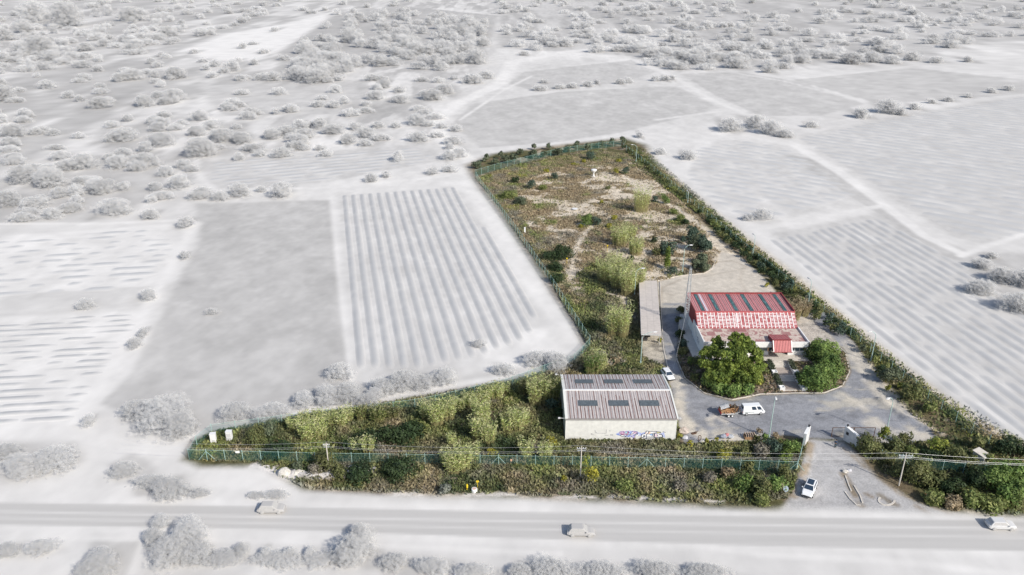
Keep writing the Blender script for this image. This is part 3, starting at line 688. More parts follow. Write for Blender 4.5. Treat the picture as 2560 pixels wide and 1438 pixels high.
# ---- red and white building on its terrace
BX0, BX1, BZ = 41.9, 64.5, 1.25
hall = thing("red_roofed_building", "white office hall with faded red metal roof, skylight strips and low flat front roof", "building", (53, 163, BZ))
prof_l = [(161.0, BZ), (174.4, BZ), (174.4, 7.0), (164.5, 7.0), (160.9, 4.6)]
for x, sgn in ((BX0, 1), (BX1, -1)):
    b = MB(); vs = [(x, y, z) for y, z in prof_l] + [(x + .2 * sgn, y, z) for y, z in prof_l]
    b.add(vs, [(0, 1, 2, 3, 4), (9, 8, 7, 6, 5)] + [(i, i + 5, (i + 1) % 5 + 5, (i + 1) % 5) for i in range(5)])
    put(b.build("side_wall", M['darkred']), hall)
    b = MB(); b.box((x - sgn * .03, 169.5, BZ + 1.1), (.06, 9.6, 2.2)); put(b.build("wall_base", M['white_wall']), hall)
b = MB(); b.box(((BX0 + BX1) / 2, 174.3, BZ + 2.9), (BX1 - BX0, .2, 5.8)); put(b.build("back_wall", M['darkred']), hall)
def uproof(u, v):
    k = (u * 135); ph = (u * 27) % 1
    c = np.where(((ph > .08) & (ph < .20))[:, None] | ((ph > .30) & (ph < .38))[:, None], np.array((.16, .04, .045))[None], np.array((.53, .27, .27))[None])
    c = np.where(((ph > .6) & (ph < .78))[:, None], np.array((.40, .085, .09))[None], c)
    c = np.where(((u > .118) & (u < .137))[:, None], np.array((.60, .52, .58))[None], c)
    pan = _hash((u * 15).astype(int), (u * 0).astype(int), 5)
    c = c * (1 + .25 * (pan - .5) + .18 * (fbm(u * 20, v * 4, 3, 3) - .5))[:, None]
    return c * (1 - .12 * sstep(.85, 1, v))[:, None]
put(put_sheet("upper_roof", ((BX0, 164.5, 7.0), (BX1, 164.5, 7.0), (BX1, 174.4, 7.1), (BX0, 174.4, 7.1), 450, 8, uproof), M['sheet'], None, rib=.035, off=.03, period=10), hall)
for u in (.087, .238, .425, .578, .768, .92):
    x = BX0 + (BX1 - BX0) * u
    f = lambda a, v: np.array((.055, .11, .115))[None] * (1 + 1.3 * sstep(.5, .8, fbm(a * 4, v * 14 + u * 50, 9, 3)))[:, None]
    put(put_sheet("skylight_strip", ((x - .38, 164.75, 7.09), (x + .38, 164.75, 7.09), (x + .38, 174.1, 7.19), (x - .38, 174.1, 7.19), 8, 24, f), M['sheet'], None, rib=.03, off=.02, period=4), hall)
b = MB(); b.box(((BX0 + BX1) / 2, 174.45, 7.22), (BX1 - BX0 + .2, .22, .55)); b.box((BX1 - .02, 169.4, 7.22), (.2, 9.9, .5)); b.box((BX0 + .02, 169.4, 7.14), (.14, 9.9, .2))
put(b.build("roof_rim", M['red']), hall)
b = MB(); b.box(((BX0 + BX1) / 2, 164.45, 7.08), (BX1 - BX0 + .1, .5, .24)); put(b.build("ridge_flashing", mat('pinkish_flashing', (.5, .12, .12), rough=.5)), hall)
def mans(u, v):
    ku = u * 27; kv = v * 4.6 + .35 * (_hash((u * 27).astype(int), (u * 0).astype(int), 3) - .5)
    cu = ku % 1; cvv = kv % 1
    h = _hash(ku.astype(int), kv.astype(int), 77)
    jag = fbm(u * 50, v * 11, 13, 3)
    m = sstep(.10, .22, cu) * sstep(.98, .84, cu) * sstep(.05, .25, cvv + .25 * (jag - .5)) * sstep(1.0, .75, cvv + .25 * (jag - .5))
    m = m * np.where(h < .12, .25, .65 + .35 * h) * sstep(.30, .6, jag + .16 * h)
    m = np.maximum(m * sstep(.02, .12, v), ((u > .385) & (u < .43)) * sstep(.3, .5, jag + .1))
    m = m * np.where((v < .10), .2 + .8 * (h > .8), 1) * (.5 + .45 * fbm(u * 30, v * 6, 17, 3) / .6)
    m = np.clip(m, 0, .95)
    return np.array((.33, .075, .08))[None] * (1 - m[:, None]) + np.array((.62, .51, .51))[None] * m[:, None]
put(put_sheet("mansard_roof", ((BX0, 160.9, 4.6), (BX1, 160.9, 4.6), (BX1, 164.3, 7.0), (BX0, 164.3, 7.0), 324, 50, mans), M['sheet'], None, off=.03), hall)
b = MB()
for k in range(1, 27):
    x = BX0 + (BX1 - BX0) * k / 27.0
    b.add([(x - .08, 160.95, 4.74), (x + .08, 160.95, 4.74), (x + .08, 164.2, 7.06), (x - .08, 164.2, 7.06), (x - .08, 160.95, 4.64), (x + .08, 160.95, 4.64), (x + .08, 164.2, 6.96), (x - .08, 164.2, 6.96)], [(0, 1, 2, 3), (0, 4, 5, 1), (1, 5, 6, 2), (3, 7, 4, 0)])
put(b.build("roof_ribs", M['white']), hall)
def flatc(u, v):
    h = _hash((u * 12 + .3 * (v > .5) + .25 * (fbm(u * 9, v * 3, 8, 3) - .5)).astype(int), (v * 4 + .6 * (fbm(u * 14, v * 3, 4, 3) - .5)).astype(int), 31)
    j = fbm(u * 60, v * 12, 41, 4); j2 = fbm(u * 18, v * 30, 47, 3)
    r = np.maximum((h > .93) * .8, sstep(.50, .66, j) * .75); r = np.maximum(r, ((v * 4) % 1 < .06) * .5)
    r = np.maximum(r, ((u > .33) & (u < .47) & (v > .75)) * .9)
    base = np.array((.55, .46, .40))[None] * (1 + .35 * (j2 - .5))[:, None]
    return base * (1 - r[:, None]) + np.array((.30, .115, .12))[None] * r[:, None]
put(put_sheet("flat_roof", ((BX0 + .1, 153.9, 4.55), (BX1 - .1, 153.9, 4.55), (BX1 - .1, 161.0, 4.6), (BX0 + .1, 161.0, 4.6), 240, 60, flatc), mat('worn_roof_screed', vcol=True, rough=.9, noise=.15, nscale=2), None), hall)
b = MB()
b.box((49.3, 153.75, 4.28), (14.8, .3, 1.25)); b.box((62.65, 153.75, 4.28), (4.1, .3, 1.25))
put(b.build("fascia", M['white_wall'], bevel=.01), hall)
b = MB(); b.box((49.3, 154.3, 3.6), (14.8, .9, .1)); b.box((62.6, 154.3, 3.6), (4.1, .9, .1)); put(b.build("soffit", M['white_wall']), hall)
# wing walls: cantilevered panels at both ends of the low front
for x, sg in ((BX0 - .12, -1), (BX1 + .05, 1)):
    pr = [(164.8, BZ), (164.8, 4.98), (153.6, 4.98), (153.6, 3.9), (156.2, BZ)] if sg < 0 else [(161.0, BZ), (161.0, 4.98), (153.6, 4.98), (153.6, 3.6), (154.7, 3.6), (154.7, BZ)]
    n = len(pr); b = MB(); vs = [(x - .12, y, z) for y, z in pr] + [(x + .12, y, z) for y, z in pr]
    b.add(vs, [tuple(range(n))[::-1], tuple(range(n, 2 * n))] + [(i, (i + 1) % n, (i + 1) % n + n, i + n) for i in range(n)])
    put(b.build("wing_wall", M['white_wall']), hall)
b = MB()
for P in ([(163, 4.2), (160, 3.0), (158.5, 3.4)], [(161.5, 3.6), (161, 2.4)], [(159.4, 3.4), (159.6, 2.5), (159, 2.7), (159, 3.4)], [(158.6, 3.3), (158.5, 2.5)], [(158.1, 3.3), (158, 2.6), (157.6, 3.2), (157.5, 2.6)], [(159.6, 2.4), (157.4, 2.3)]):
    for (ya, za), (yb, zb) in zip(P[:-1], P[1:]):
        d = Vector((0, yb - ya, zb - za)).normalized(); nn = Vector((0, -d.z, d.y)) * .05
        a = Vector((BX0 - .25, ya, za)); c = Vector((BX0 - .25, yb, zb)); b.add([a - nn, c - nn, c + nn, a + nn], [(0, 1, 2, 3)])
put(b.build("graffiti", mat('blue_spray', (.05, .08, .25), rough=.6)), hall)
# front wall: dado, window bands with frames and panes, door recess under the porch
for x0, x1 in ((42.6, 56.3), (60.6, 64.5)):
    b = MB(); b.box(((x0 + x1) / 2, 154.75, (BZ + 2.15) / 2), (x1 - x0, .25, 2.15 - BZ)); put(b.build("front_wall", M['white_wall']), hall)
    b = MB()
    xa, xb = x0 + .25, x1 - .25; nn = max(2, int((xb - xa) / 1.1))
    for k in range(nn + 1): b.box((xa + (xb - xa) * k / nn, 154.72, 2.85), (.07, .1, 1.4))
    b.box(((xa + xb) / 2, 154.72, 2.18), (xb - xa, .12, .08)); b.box(((xa + xb) / 2, 154.72, 2.95), (xb - xa, .08, .05))
    w = put(b.build("window_band", M['white']), hall)
    b = MB(); b.box(((xa + xb) / 2, 154.8, 2.85), (xb - xa, .04, 1.36)); g_ = b.build("pane", mat('dusty_glass', (.10, .14, .17), rough=.2, noise=.5, nscale=1.3, spec=.6)); g_.parent = w
    for xp in (x0 + .12, x1 - .12): b = MB(); b.box((xp, 154.75, 2.85), (.24, .24, 1.4)); put(b.build("pier", mat('orange_trim', (.62, .40, .25), rough=.8)), hall)
b = MB(); b.box((58.45, 156.6, 2.4), (4.3, .15, 2.3)); put(b.build("entrance_door", M['glass']), hall)
def porc(u, v):
    ph = (u * 12) % 1
    c = np.where((ph > .8)[:, None], np.array((.13, .03, .035))[None], np.array((.50, .16, .16))[None])
    return np.where(((ph > .35) & (ph < .5))[:, None], np.array((.42, .08, .08))[None], c) * (1 + .2 * (fbm(u * 8, v * 3, 3, 2) - .5))[:, None]
PX0, PX1 = 56.45, 60.45
por = put(put_sheet("porch_roof", ((PX0, 151.85, 3.45), (PX1, 151.85, 3.45), (PX1, 153.35, 5.6), (PX0, 153.35, 5.6), 120, 4, porc), M['sheet'], None, rib=.05, off=.03, period=10), hall)
o = put_sheet("porch_roof", ((PX0, 153.35, 5.6), (PX1, 153.35, 5.6), (PX1, 156.6, 5.25), (PX0, 156.6, 5.25), 120, 4, porc), M['sheet'], None, rib=.05, off=.03, period=10); put(o, hall)
b = MB()
for x in (PX0 + .04, PX1 - .04):
    pr = [(151.9, 3.4), (153.3, 5.55), (156.6, 5.2), (156.6, 4.5), (153.6, 4.5), (152.9, 3.4)]; n = len(pr)
    vs = [(x - .05, y, z) for y, z in pr] + [(x + .05, y, z) for y, z in pr]
    b.add(vs, [tuple(range(n))[::-1], tuple(range(n, 2 * n))] + [(i, (i + 1) % n, (i + 1) % n + n, i + n) for i in range(n)])
b.box((58.45, 151.83, 3.42), (4.1, .12, .16)); b.box((58.45, 153.32, 5.68), (4.1, .35, .12))
put(b.build("porch_side", M['red']), hall)
for x in (PX0 + .03, PX1 - .03):
    b = MB(); b.add([(x - .1, 151.8, 3.52), (x + .1, 151.8, 3.52), (x + .1, 153.3, 5.72), (x - .1, 153.3, 5.72), (x - .1, 151.8, 3.46), (x + .1, 151.8, 3.46), (x + .1, 153.3, 5.66), (x - .1, 153.3, 5.66)], [(0, 1, 2, 3), (4, 7, 6, 5), (0, 4, 5, 1), (1, 5, 6, 2), (3, 7, 4, 0)])
    put(b.build("porch_trim", M['white']), hall)

# ---- terrace, planted bank, kerb
b = MB(); b.prism([(39.6, 153.0), (46, 151.7), (66.2, 151.7), (66.6, 155), (66.6, 175.5), (41.0, 175.5), (39.6, 170)], -.2, BZ)
o = b.build("terrace", M['concrete']); o["kind"] = "structure"
ISL = W(ISLAND)
bx = np.arange(34, 78, .4); by_ = np.arange(137, 178, .4); BXg, BYg = np.meshgrid(bx, by_)
dI = sdist_poly(BXg.ravel(), BYg.ravel(), ISL)
hz_ = np.minimum(sstep(0, 4.5, dI) * 1.2, 1.2)
hz_ = np.minimum(hz_, np.clip((BYg.ravel() - 140.5) / 10.5, 0, 1) * 1.2 + .05) + .12 + (fbm(BXg.ravel() * 1.1, BYg.ravel() * 1.1, 301, 3) - .5) * .2 * (dI > .5)
stair = (BXg.ravel() > 55.7) & (BXg.ravel() < 60.0) & (BYg.ravel() < 152)
on_t = (BXg.ravel() > 39.9) & (BXg.ravel() < 66.3) & (BYg.ravel() > 152.0)
hz_ = np.where(stair | on_t, -.3, hz_)
idx2 = np.arange(BXg.size).reshape(BXg.shape)
q = np.stack([idx2[:-1, :-1], idx2[:-1, 1:], idx2[1:, 1:], idx2[1:, :-1]], -1).reshape(-1, 4)
q = q[(dI[q].min(1) > -.1)]; q = q[~((BXg.ravel()[q].min(1) > 66.4) & (BYg.ravel()[q].min(1) > 158))]
u, inv = np.unique(q, return_inverse=True)
nb = fbm(BXg.ravel() * .5, BYg.ravel() * .5, 311, 4)
cb = np.array((.27, .20, .16))[None] * (1 - sstep(.4, .6, nb)[:, None]) + np.array((.12, .105, .06))[None] * sstep(.4, .6, nb)[:, None]
o = np_mesh("garden_bank", np.stack([BXg.ravel()[u], BYg.ravel()[u], hz_[u]], -1), inv.reshape(q.shape), M['earth'], cb[u], vcol=True, smooth=True, extra=np.full(len(u), .5)); o["kind"] = "structure"
def kerb(name, pts, w=.18, h=.16, col='concrete', z0=-.05):
    P = [Vector((p[0], p[1], 0)) for p in pts]; vs = []; fs = []
    for i, p in enumerate(P):
        d = (P[min(i + 1, len(P) - 1)] - P[max(i - 1, 0)]).normalized(); n = Vector((-d.y, d.x, 0)) * w / 2
        vs += [p + n + Vector((0, 0, z0)), p + n + Vector((0, 0, h)), p - n + Vector((0, 0, h)), p - n + Vector((0, 0, z0))]
    for i in range(len(P) - 1):
        for k in range(3): fs.append((i * 4 + k, i * 4 + k + 1, i * 4 + k + 5, i * 4 + k + 4))
    fs += [(0, 3, 2, 1), (len(vs) - 4, len(vs) - 3, len(vs) - 2, len(vs) - 1)]
    return MB().add(vs, fs).build(name, M[col])
for nm, pts in (("kerb", ISLAND[1:14]), ("kerb", [(1641, 703), (1700, 690), (1760, 684), (1780, 672), (1790, 650)]), ("kerb", [(1656, 845), (1658, 870), (1668, 915), (1673, 935)]),
                ("kerb", [(1650, 705), (1652, 760), (1656, 830)])):
    o = kerb(nm, W(pts)); o["kind"] = "structure"

# ---- steps between the planters
SX0, SX1 = 56.05, 59.5
st = thing("staircase", "wide pale concrete steps climbing from the yard to the building entrance", "stairs", (57.8, 142, 0))
yy = [(151.7, 1.25), (151.3, 1.10), (150.9, .95), (150.5, .8)]
for i, (y, z) in enumerate(yy):
    b = MB(); b.box(((SX0 + SX1) / 2, y - .2, z / 2 - .1 + .0), (SX1 - SX0, .4, z + .2 - .14)); put(b.build("step", M['concrete'], bevel=.015), st)
b = MB(); b.box(((SX0 + SX1) / 2, 148.75, .22), (SX1 - SX0 + .02, 3.1, .86)); put(b.build("landing", mat('brown_paving', (.42, .36, .31), rough=.9, noise=.25, nscale=2), None), st)
for i, (y, z) in enumerate(((147.0, .52), (146.5, .40), (146.0, .28), (145.5, .18))):
    b = MB(); b.box(((SX0 + SX1) / 2, y - .05, z / 2 - .05), (SX1 - SX0, .5, z + .1)); put(b.build("step", M['concrete'], bevel=.015), st)
b = MB(); b.box(((SX0 + SX1) / 2, 143.5, -.02), (SX1 - SX0 + .02, 3.5, .2)); put(b.build("landing", mat('brown_paving_low', (.33, .28, .25), rough=.9, noise=.25, nscale=2), None), st)
b = MB(); b.box((52.5, 141.55, .04), (14, .22, .3)); o = b.build("kerb", M['concrete']); o["kind"] = "structure"

def leafquads(P, N, size, C, aspect=1.6, jit=.5, rng=RNG):
    n = len(P); N = N + rng.normal(0, jit, (n, 3)); N /= np.linalg.norm(N, axis=1, keepdims=True) + 1e-9
    T = np.cross(N, rng.normal(0, 1, (n, 3))); T /= np.linalg.norm(T, axis=1, keepdims=True) + 1e-9
    B = np.cross(N, T)
    s = np.broadcast_to(np.asarray(size, float), (n,)) * rng.uniform(.6, 1.35, n)
    T = T * s[:, None] * .5 * aspect; B = B * s[:, None] * .5
    V = np.stack([P - T, P - B * .9 + T * .1, P + T, P + B * .9 - T * .1], 1).reshape(-1, 3)
    return V, np.arange(4 * n).reshape(n, 4), C
def crown_data(lobes, per, size, cols, rng=RNG, squash=1.0, shell=.72, up=.15):
    Ps = []; Ns = []; Cs = []
    cols = np.array(cols, float)
    for (cx, cy, cz, r) in lobes:
        n = max(12, int(per * r * r)); d = rng.normal(0, 1, (n, 3)); d /= np.linalg.norm(d, axis=1, keepdims=True)
        d[:, 2] = np.where(d[:, 2] < -.55, -d[:, 2], d[:, 2])
        # uneven outline: radius modulated by direction
        rr = r * (rng.uniform(shell, 1.05, n)) * (1 + .22 * np.sin(d[:, 0] * 5 + cx * 3) * np.sin(d[:, 1] * 5 + cy) + .15 * np.sin(d[:, 2] * 9 + cz * 2))
        P = np.stack([cx + d[:, 0] * rr, cy + d[:, 1] * rr, cz + d[:, 2] * rr * squash], -1)
        base = cols[rng.integers(len(cols))]
        t = vnoise(d[:, 0] * 3.1 + cx * 2 + d[:, 2] * 1.7, d[:, 1] * 3.1 + cy * 2 - d[:, 2] * 1.3, 7)
        c2 = cols[rng.integers(0, len(cols), n)]
        c = (base * .45 + c2 * .55) * (.55 + .9 * t)[:, None] * rng.uniform(.75, 1.25, n)[:, None]
        Ps.append(P); Ns.append(d + np.array((0, 0, up))); Cs.append(c)
    return np.concatenate(Ps), np.concatenate(Ns), np.concatenate(Cs)
GREENS = dict(
    dark=[(.045, .075, .03), (.06, .09, .035), (.035, .06, .03)],
    olive=[(.165, .18, .07), (.20, .20, .085), (.115, .14, .055)],
    olivegrey=[(.13, .16, .10), (.17, .19, .12), (.10, .13, .08)],
    pine=[(.16, .22, .045), (.27, .33, .07), (.085, .13, .03)],
    broad=[(.15, .23, .06), (.10, .17, .05), (.25, .33, .10)],
    bright=[(.25, .28, .05), (.17, .22, .05), (.32, .32, .07)],
    yellow=[(.42, .38, .05), (.24, .26, .06), (.33, .31, .06)],
    grassy=[(.22, .26, .085), (.14, .185, .055), (.32, .33, .13)],
    dry=[(.35, .28, .175), (.27, .21, .13), (.44, .36, .24)],
    reed=[(.54, .59, .23), (.40, .48, .15), (.68, .67, .36), (.50, .58, .26)],
    blue=[(.08, .12, .09), (.11, .15, .11), (.06, .10, .07)],
    grey=[(.25, .23, .19), (.30, .27, .22), (.20, .19, .14)],
)
def plant(name, label, cat, base, lobes, per, size, kind, group=None, trunk=None, aspect=1.5, fadeit=True, jit=.5, parts=True, shell=.72):
    """crown of leaves (+ trunk and limbs) as one thing standing at base"""
    P, N, C = crown_data(lobes, per, size, GREENS[kind], shell=shell)
    P[:, 2] = np.maximum(P[:, 2], .05)
    if fadeit: C = fade(C, np.full(1, base[0]), np.full(1, base[1]))
    V, q, C = leafquads(P, N, size, C, aspect, jit)
    V = V - np.array(base)
    if trunk is None:
        o = np_mesh(name, V, q, M['leaf'], C); o.location = base; return tag(o, label, cat, group)
    root = thing(name, label, cat, base, group)
    np_mesh("crown" if cat == 'tree' else "foliage", V, q, M['leaf'], C, root)
    b = MB(); h = trunk[0]; r = trunk[1]
    b.tube([(0, 0, -.2), (.05 * h, .03 * h, h * .5), (.0, .02, h)], [r, r * .75, r * .5], 8)
    L = sorted(lobes, key=lambda l: -l[3])[:7]
    for l in L:
        e = Vector((l[0] - base[0], l[1] - base[1], l[2] - base[2])); s0 = Vector((0, 0, h * random.uniform(.35, .9)))
        if (e - s0).length > .3: b.tube([s0, (s0 + e) / 2 + Vector((0, 0, .15)), e], [r * .5, r * .35, r * .15], 5)
    b.build("trunk" if cat == 'tree' else "stems", M['bark'], root)
    return root
# planters beside the steps
for (px_, y0, y1, z, pl) in ((55.5, 151.4, 147.6, .75, "upper left of the steps"), (60.05, 151.4, 147.6, .75, "upper right of the steps"), (55.5, 146.6, 142.3, .1, "lower left of the steps, nearest the yard"), (60.05, 146.6, 142.3, .1, "lower right of the steps, nearest the yard")):
    t = thing("planter", "white concrete trough planter with overgrown hedge, " + pl, "planter", (px_, y1, z - .1), "trough planters beside the steps")
    zt = (1.6 if z > .5 else .95)
    b = MB()
    for s_ in (-.38, .38):
        b.add([(px_ + s_ - .06, y0, zt - .9), (px_ + s_ + .06, y0, zt - .9), (px_ + s_ + .06, y1, z - .15), (px_ + s_ - .06, y1, z - .15), (px_ + s_ - .06, y0, zt), (px_ + s_ + .06, y0, zt), (px_ + s_ + .06, y1, z + .45), (px_ + s_ - .06, y1, z + .45)], [(0, 1, 2, 3), (7, 6, 5, 4), (0, 4, 5, 1), (1, 5, 6, 2), (2, 6, 7, 3), (3, 7, 4, 0)])
    put(b.build("trough", M['white_wall']), t)
    b = MB(); x = px_; y = y1 - .45; zz = z + .35
    for dx, dy, sx, sy in ((0, -.45, 1.05, .14), (0, .45, 1.05, .14), (-.46, 0, .14, .76), (.46, 0, .14, .76)): b.box((x + dx, y + dy, zz - .1), (sx, sy, 1.0))
    b.box((x, y, zz - .15), (.8, .8, .6), col=None)
    put(b.build("end_box", M['white_wall'], bevel=.01), t)
    n = 900; yy_ = RNG.uniform(y1 + .5, y0, n); fr = (yy_ - y1) / (y0 - y1)
    P = np.stack([px_ + RNG.normal(0, .27, n), yy_, z + .35 + fr * (zt - z - .3) + RNG.uniform(0, .45, n)], -1)
    C = np.array(GREENS['olivegrey'])[RNG.integers(0, 3, n)] * RNG.uniform(.4, 1.1, (n, 1))
    V, q, C = leafquads(P, np.tile((0, 0, 1.), (n, 1)), .2, C); put(np_mesh("hedge", V, q, M['leaf'], C), t)

# ---- carport with long pale roof
CP = [at(1598, 702, 3), at(1641, 702, 3), at(1653, 837, 3), at(1603, 835, 3)]
cpt = thing("carport", "long narrow carport with pale beige sheet roof beside the asphalt lane", "carport", ((CP[0] + CP[2]) / 2 - Vector((0, 0, 3)))[:])
def cpc(u, v):
    c = np.array((.60, .54, .49))[None] * (1 + .10 * (fbm(u * 4, v * 30, 5, 3) - .5))[:, None]
    j = ((v * 34) % 1 < .07) * .25 + (np.abs(u - .34) < .008) * .35 + (np.abs(u - .67) < .008) * .35
    return c * (1 - j)[:, None]
A, B_, C_, D_ = CP[3], CP[2], CP[1], CP[0]
put(put_sheet("roof", (A, B_, C_ + Vector((0, 0, .0)), D_, 96, 340, cpc), M['sheet'], None, off=.04), cpt)
b = MB()
for a, c in ((CP[3], CP[2]), (CP[2], CP[1]), (CP[1], CP[0]), (CP[0], CP[3])):
    d = (c - a).normalized(); n = Vector((-d.y, d.x, 0)) * .06
    b.add([a - n - Vector((0, 0, .25)), c - n - Vector((0, 0, .25)), c + n - Vector((0, 0, .25)), a + n - Vector((0, 0, .25)), a - n, c - n, c + n, a + n], [(0, 1, 2, 3), (7, 6, 5, 4), (0, 4, 5, 1), (2, 6, 7, 3)])
put(b.build("edge_beam", M['old_white']), cpt)
for k in range(8):
    t = (k + .2) / 7.4
    for a, c, s_ in ((CP[3], CP[0], 1), (CP[2], CP[1], -1)):
        p = a.lerp(c, t) + Vector((.25 * s_, 0, 0)); b = MB(); b.box((p.x, p.y, 1.4), (.12, .12, 2.8)); put(b.build("post", M['steel']), cpt)
# red and white barrier and board leaning at the carport's near end
p = at(1609, 848); t = thing("barrier_stand", "small red and white stand with dark board at the near end of the carport", "barrier", p[:])
b = MB()
for k in range(4): b.tube([(-.15, 0, k * .38), (-.1, .02, k * .38 + .38)], .09, col=(.6, .12, .05) if k % 2 == 0 else (.75, .72, .7))
b.build("striped_post", M['vcol'], t)
b = MB(); b.box((.9, .1, .9), (1.3, .06, .8)); b.box((.9, .1, .25), (.08, .06, .5)); b.build("board", M['black'], t)

# ---- lattice mast with guy wire
tb = at(1711, 838); mast = thing("lattice_mast", "tall slender galvanised lattice radio mast standing left of the red roofed building", "mast", tb[:])
HT = 16.9
def wd(z): return .42 if z < 9 else .42 - .22 * (z - 9) / (HT - 9)
b = MB()
for sx in (-1, 1):
    for sy in (-1, 1): b.tube([(sx * .42, sy * .42, 0), (sx * .42, sy * .42, 9), (sx * .2, sy * .2, HT)], .055, 5)
b.build("legs", M['steel'], mast)
b = MB(); z = .5; k = 0
while z < HT:
    w = wd(z); w2 = wd(min(z + .62, HT))
    for (a, c) in (((-1, -1), (1, -1)), ((1, -1), (1, 1)), ((1, 1), (-1, 1)), ((-1, 1), (-1, -1))):
        b.tube([(a[0] * w, a[1] * w, z), (c[0] * w, c[1] * w, z)], .04, 4, cap=False)
    sgn = 1 if k % 2 else -1
    b.tube([(-w * sgn, -w, z), (w2 * sgn, -w2, z + .62)], .02, 4, cap=False); b.tube([(-w, w * sgn, z), (-w2, -w2 * sgn, z + .62)], .02, 4, cap=False)
    z += .62; k += 1
b.build("lattice", M['steel'], mast)
b = MB(); b.tube([(0, 0, HT - .5), (0, 0, HT + .3)], .05); b.build("antenna", M['steel'], mast)
for zz in (10.5, 11.6, 13.2): b = MB(); b.tube([(-.8, 0, zz), (.2, 0, zz)], .03, 5); b.tube([(-.8, 0, zz - .3), (-.8, 0, zz + .5)], .03, 5); b.build("antenna", M['steel'], mast)
b = MB()
for e in (at(1683, 924), Vector((46, 178, 0)), at(1640, 790)):
    b.tube([(0, 0, 9.5 if e.y > 165 else 6.5), (e.x - tb.x, e.y - tb.y, 0.05)], .022, 4, cap=False)
b.build("guy_wires", M['wire'], mast)

# ---- street lamps
def lamp(px, py, top, arm, label, hh=None):
    p = at(px, py); h = hh or height(px, py, top)
    t = thing("street_lamp", label, "street lamp", p[:], "street lamps round the plot")
    a = Vector((arm[0], arm[1], 0))
    b = MB(); pts = [(0, 0, 0), (0, 0, h * .45), (0, 0, h * .82)]; rr = [.11, .09, .075]
    for k in range(1, 7):
        th = k / 6 * math.pi * .45; q = a * (1 - math.cos(th)) + Vector((0, 0, h * .82 + h * .18 * math.sin(th))); pts.append(tuple(q)); rr.append(.06)
    b.tube(pts, rr, 8); b.tube([(0, 0, 0), (0, 0, .9)], .16, 8); b.build("pole", M['pole'], t)
    e = Vector(pts[-1]); d = a.normalized()
    b = MB(); 
    ang = math.atan2(d.y, d.x)
    vs = []; 
    for s_, w_, zt_, zb_ in ((-.1, .08, .06, -.04), (.2, .22, .12, -.06), (.6, .26, .12, -.06), (.95, .12, .05, -.04)):
        c = e + d * s_; n = Vector((-d.y, d.x, 0)) * w_
        vs += [c - n + Vector((0, 0, zb_)), c + n + Vector((0, 0, zb_)), c + n * .6 + Vector((0, 0, zt_)), c - n * .6 + Vector((0, 0, zt_))]
    fs = [(0, 1, 2, 3), (15, 14, 13, 12)] + [(i * 4 + k, i * 4 + (k + 1) % 4, i * 4 + 4 + (k + 1) % 4, i * 4 + 4 + k) for i in range(3) for k in range(4)]
    b.add(vs, [f[::-1] for f in fs]); hd = b.build("lamp_head", M['grey_light'], t)
    b = MB(); b.box(tuple(e + d * .4 + Vector((0, 0, -.08))), (.55, .3, .04), ang); b.build("lens", M['clear'], hd)
lamp(1922, 1097, 986, (-.3, -1.1), "pale curved street lamp at the yard edge just right of the white van")
lamp(2213, 1092, 991, (-1.2, -.6), "curved street lamp rising behind the bushes right of the gate")
lamp(2177, 903, 829, (-1.3, .1), "street lamp in the right hedge level with the round trees")
lamp(2020, 762, 700, (-.3, .9), "lamp post in the right hedge behind the red roofed building")
lamp(1590, 407, 362, (-1.9, .2), "farthest street lamp, at the far corner of the overgrown field")
lamp(1706, 681, 613, (1.5, .1), "street lamp between the dark olive trees and the cypress")
lamp(1586, 741, 671, (1.5, .1), "street lamp among tall canes at the far end of the carport")
lamp(1601, 912, 831, (2.6, .3), "street lamp leaning over the near end of the carport roof")
lamp(1882, 640, 596, (-.2, .8), "half faded street lamp at the bend of the right hedge", 6.4)
lamp(1719, 507, 488, (-.2, .8), "short distant lamp post in the far part of the right hedge", 4.0)

# ---- fences
def fence(name, label, pts, h=2.2, gap=3.2, post='fence_post', braces=()):
    P = [at(*q) for q in pts]; t = thing(name, label, "fence", P[0][:], "green wire fences round the plot")
    L = [0]
    for a, c in zip(P[:-1], P[1:]): L.append(L[-1] + (c - a).length)
    def along(s):
        for i in range(len(L) - 1):
            if s <= L[i + 1] or i == len(L) - 2: return P[i].lerp(P[i + 1], (s - L[i]) / (L[i + 1] - L[i]))
    n = int(L[-1] / gap); pp = [along(L[-1] * k / n) for k in range(n + 1)]
    b = MB()
    for a, c in zip(pp[:-1], pp[1:]):
        a = a - P[0]; c = c - P[0]; d = (c - a).normalized(); nn = Vector((-d.y, d.x, 0)) * .012
        for s_ in (1,): b.add([a + nn + Vector((0, 0, .03)), c + nn + Vector((0, 0, .03)), c + nn + Vector((0, 0, h - .1)), a + nn + Vector((0, 0, h - .1))], [(0, 1, 2, 3)])
    b.build("wire_mesh", M['mesh'], t)
    b = MB()
    for a, c in zip(pp[:-1], pp[1:]):
        a = a - P[0]; c = c - P[0]; b.tube([a + Vector((0, 0, h - .08)), c + Vector((0, 0, h - .08))], .025, 4, cap=False)
    b.build("top_wire", M['fence_post'], t)
    pm = MB(); pm.tube([(0, 0, 0), (0, 0, h + .12)], .05, 6); pm.lathe((0, 0, h + .12), [(.06, 0), (.03, .06)], 6)
    p0 = pm.build("post", M[post], t)
    for k, q in enumerate(pp):
        q = q - P[0]
        if k == 0: p0.location = q; continue
        c = p0.copy(); COL.objects.link(c); c.parent = t; c.location = q
    for k in braces:
        if k < len(pp):
            q = pp[k] - P[0]; b = MB(); d = (pp[min(k + 1, n)] - pp[max(k - 1, 0)]).normalized()
            for s_ in (-1, 1): b.tube([q + Vector((0, 0, h - .3)), q + d * 1.6 * s_], .04, 5)
            b.build("brace", M[post], t)
    return t
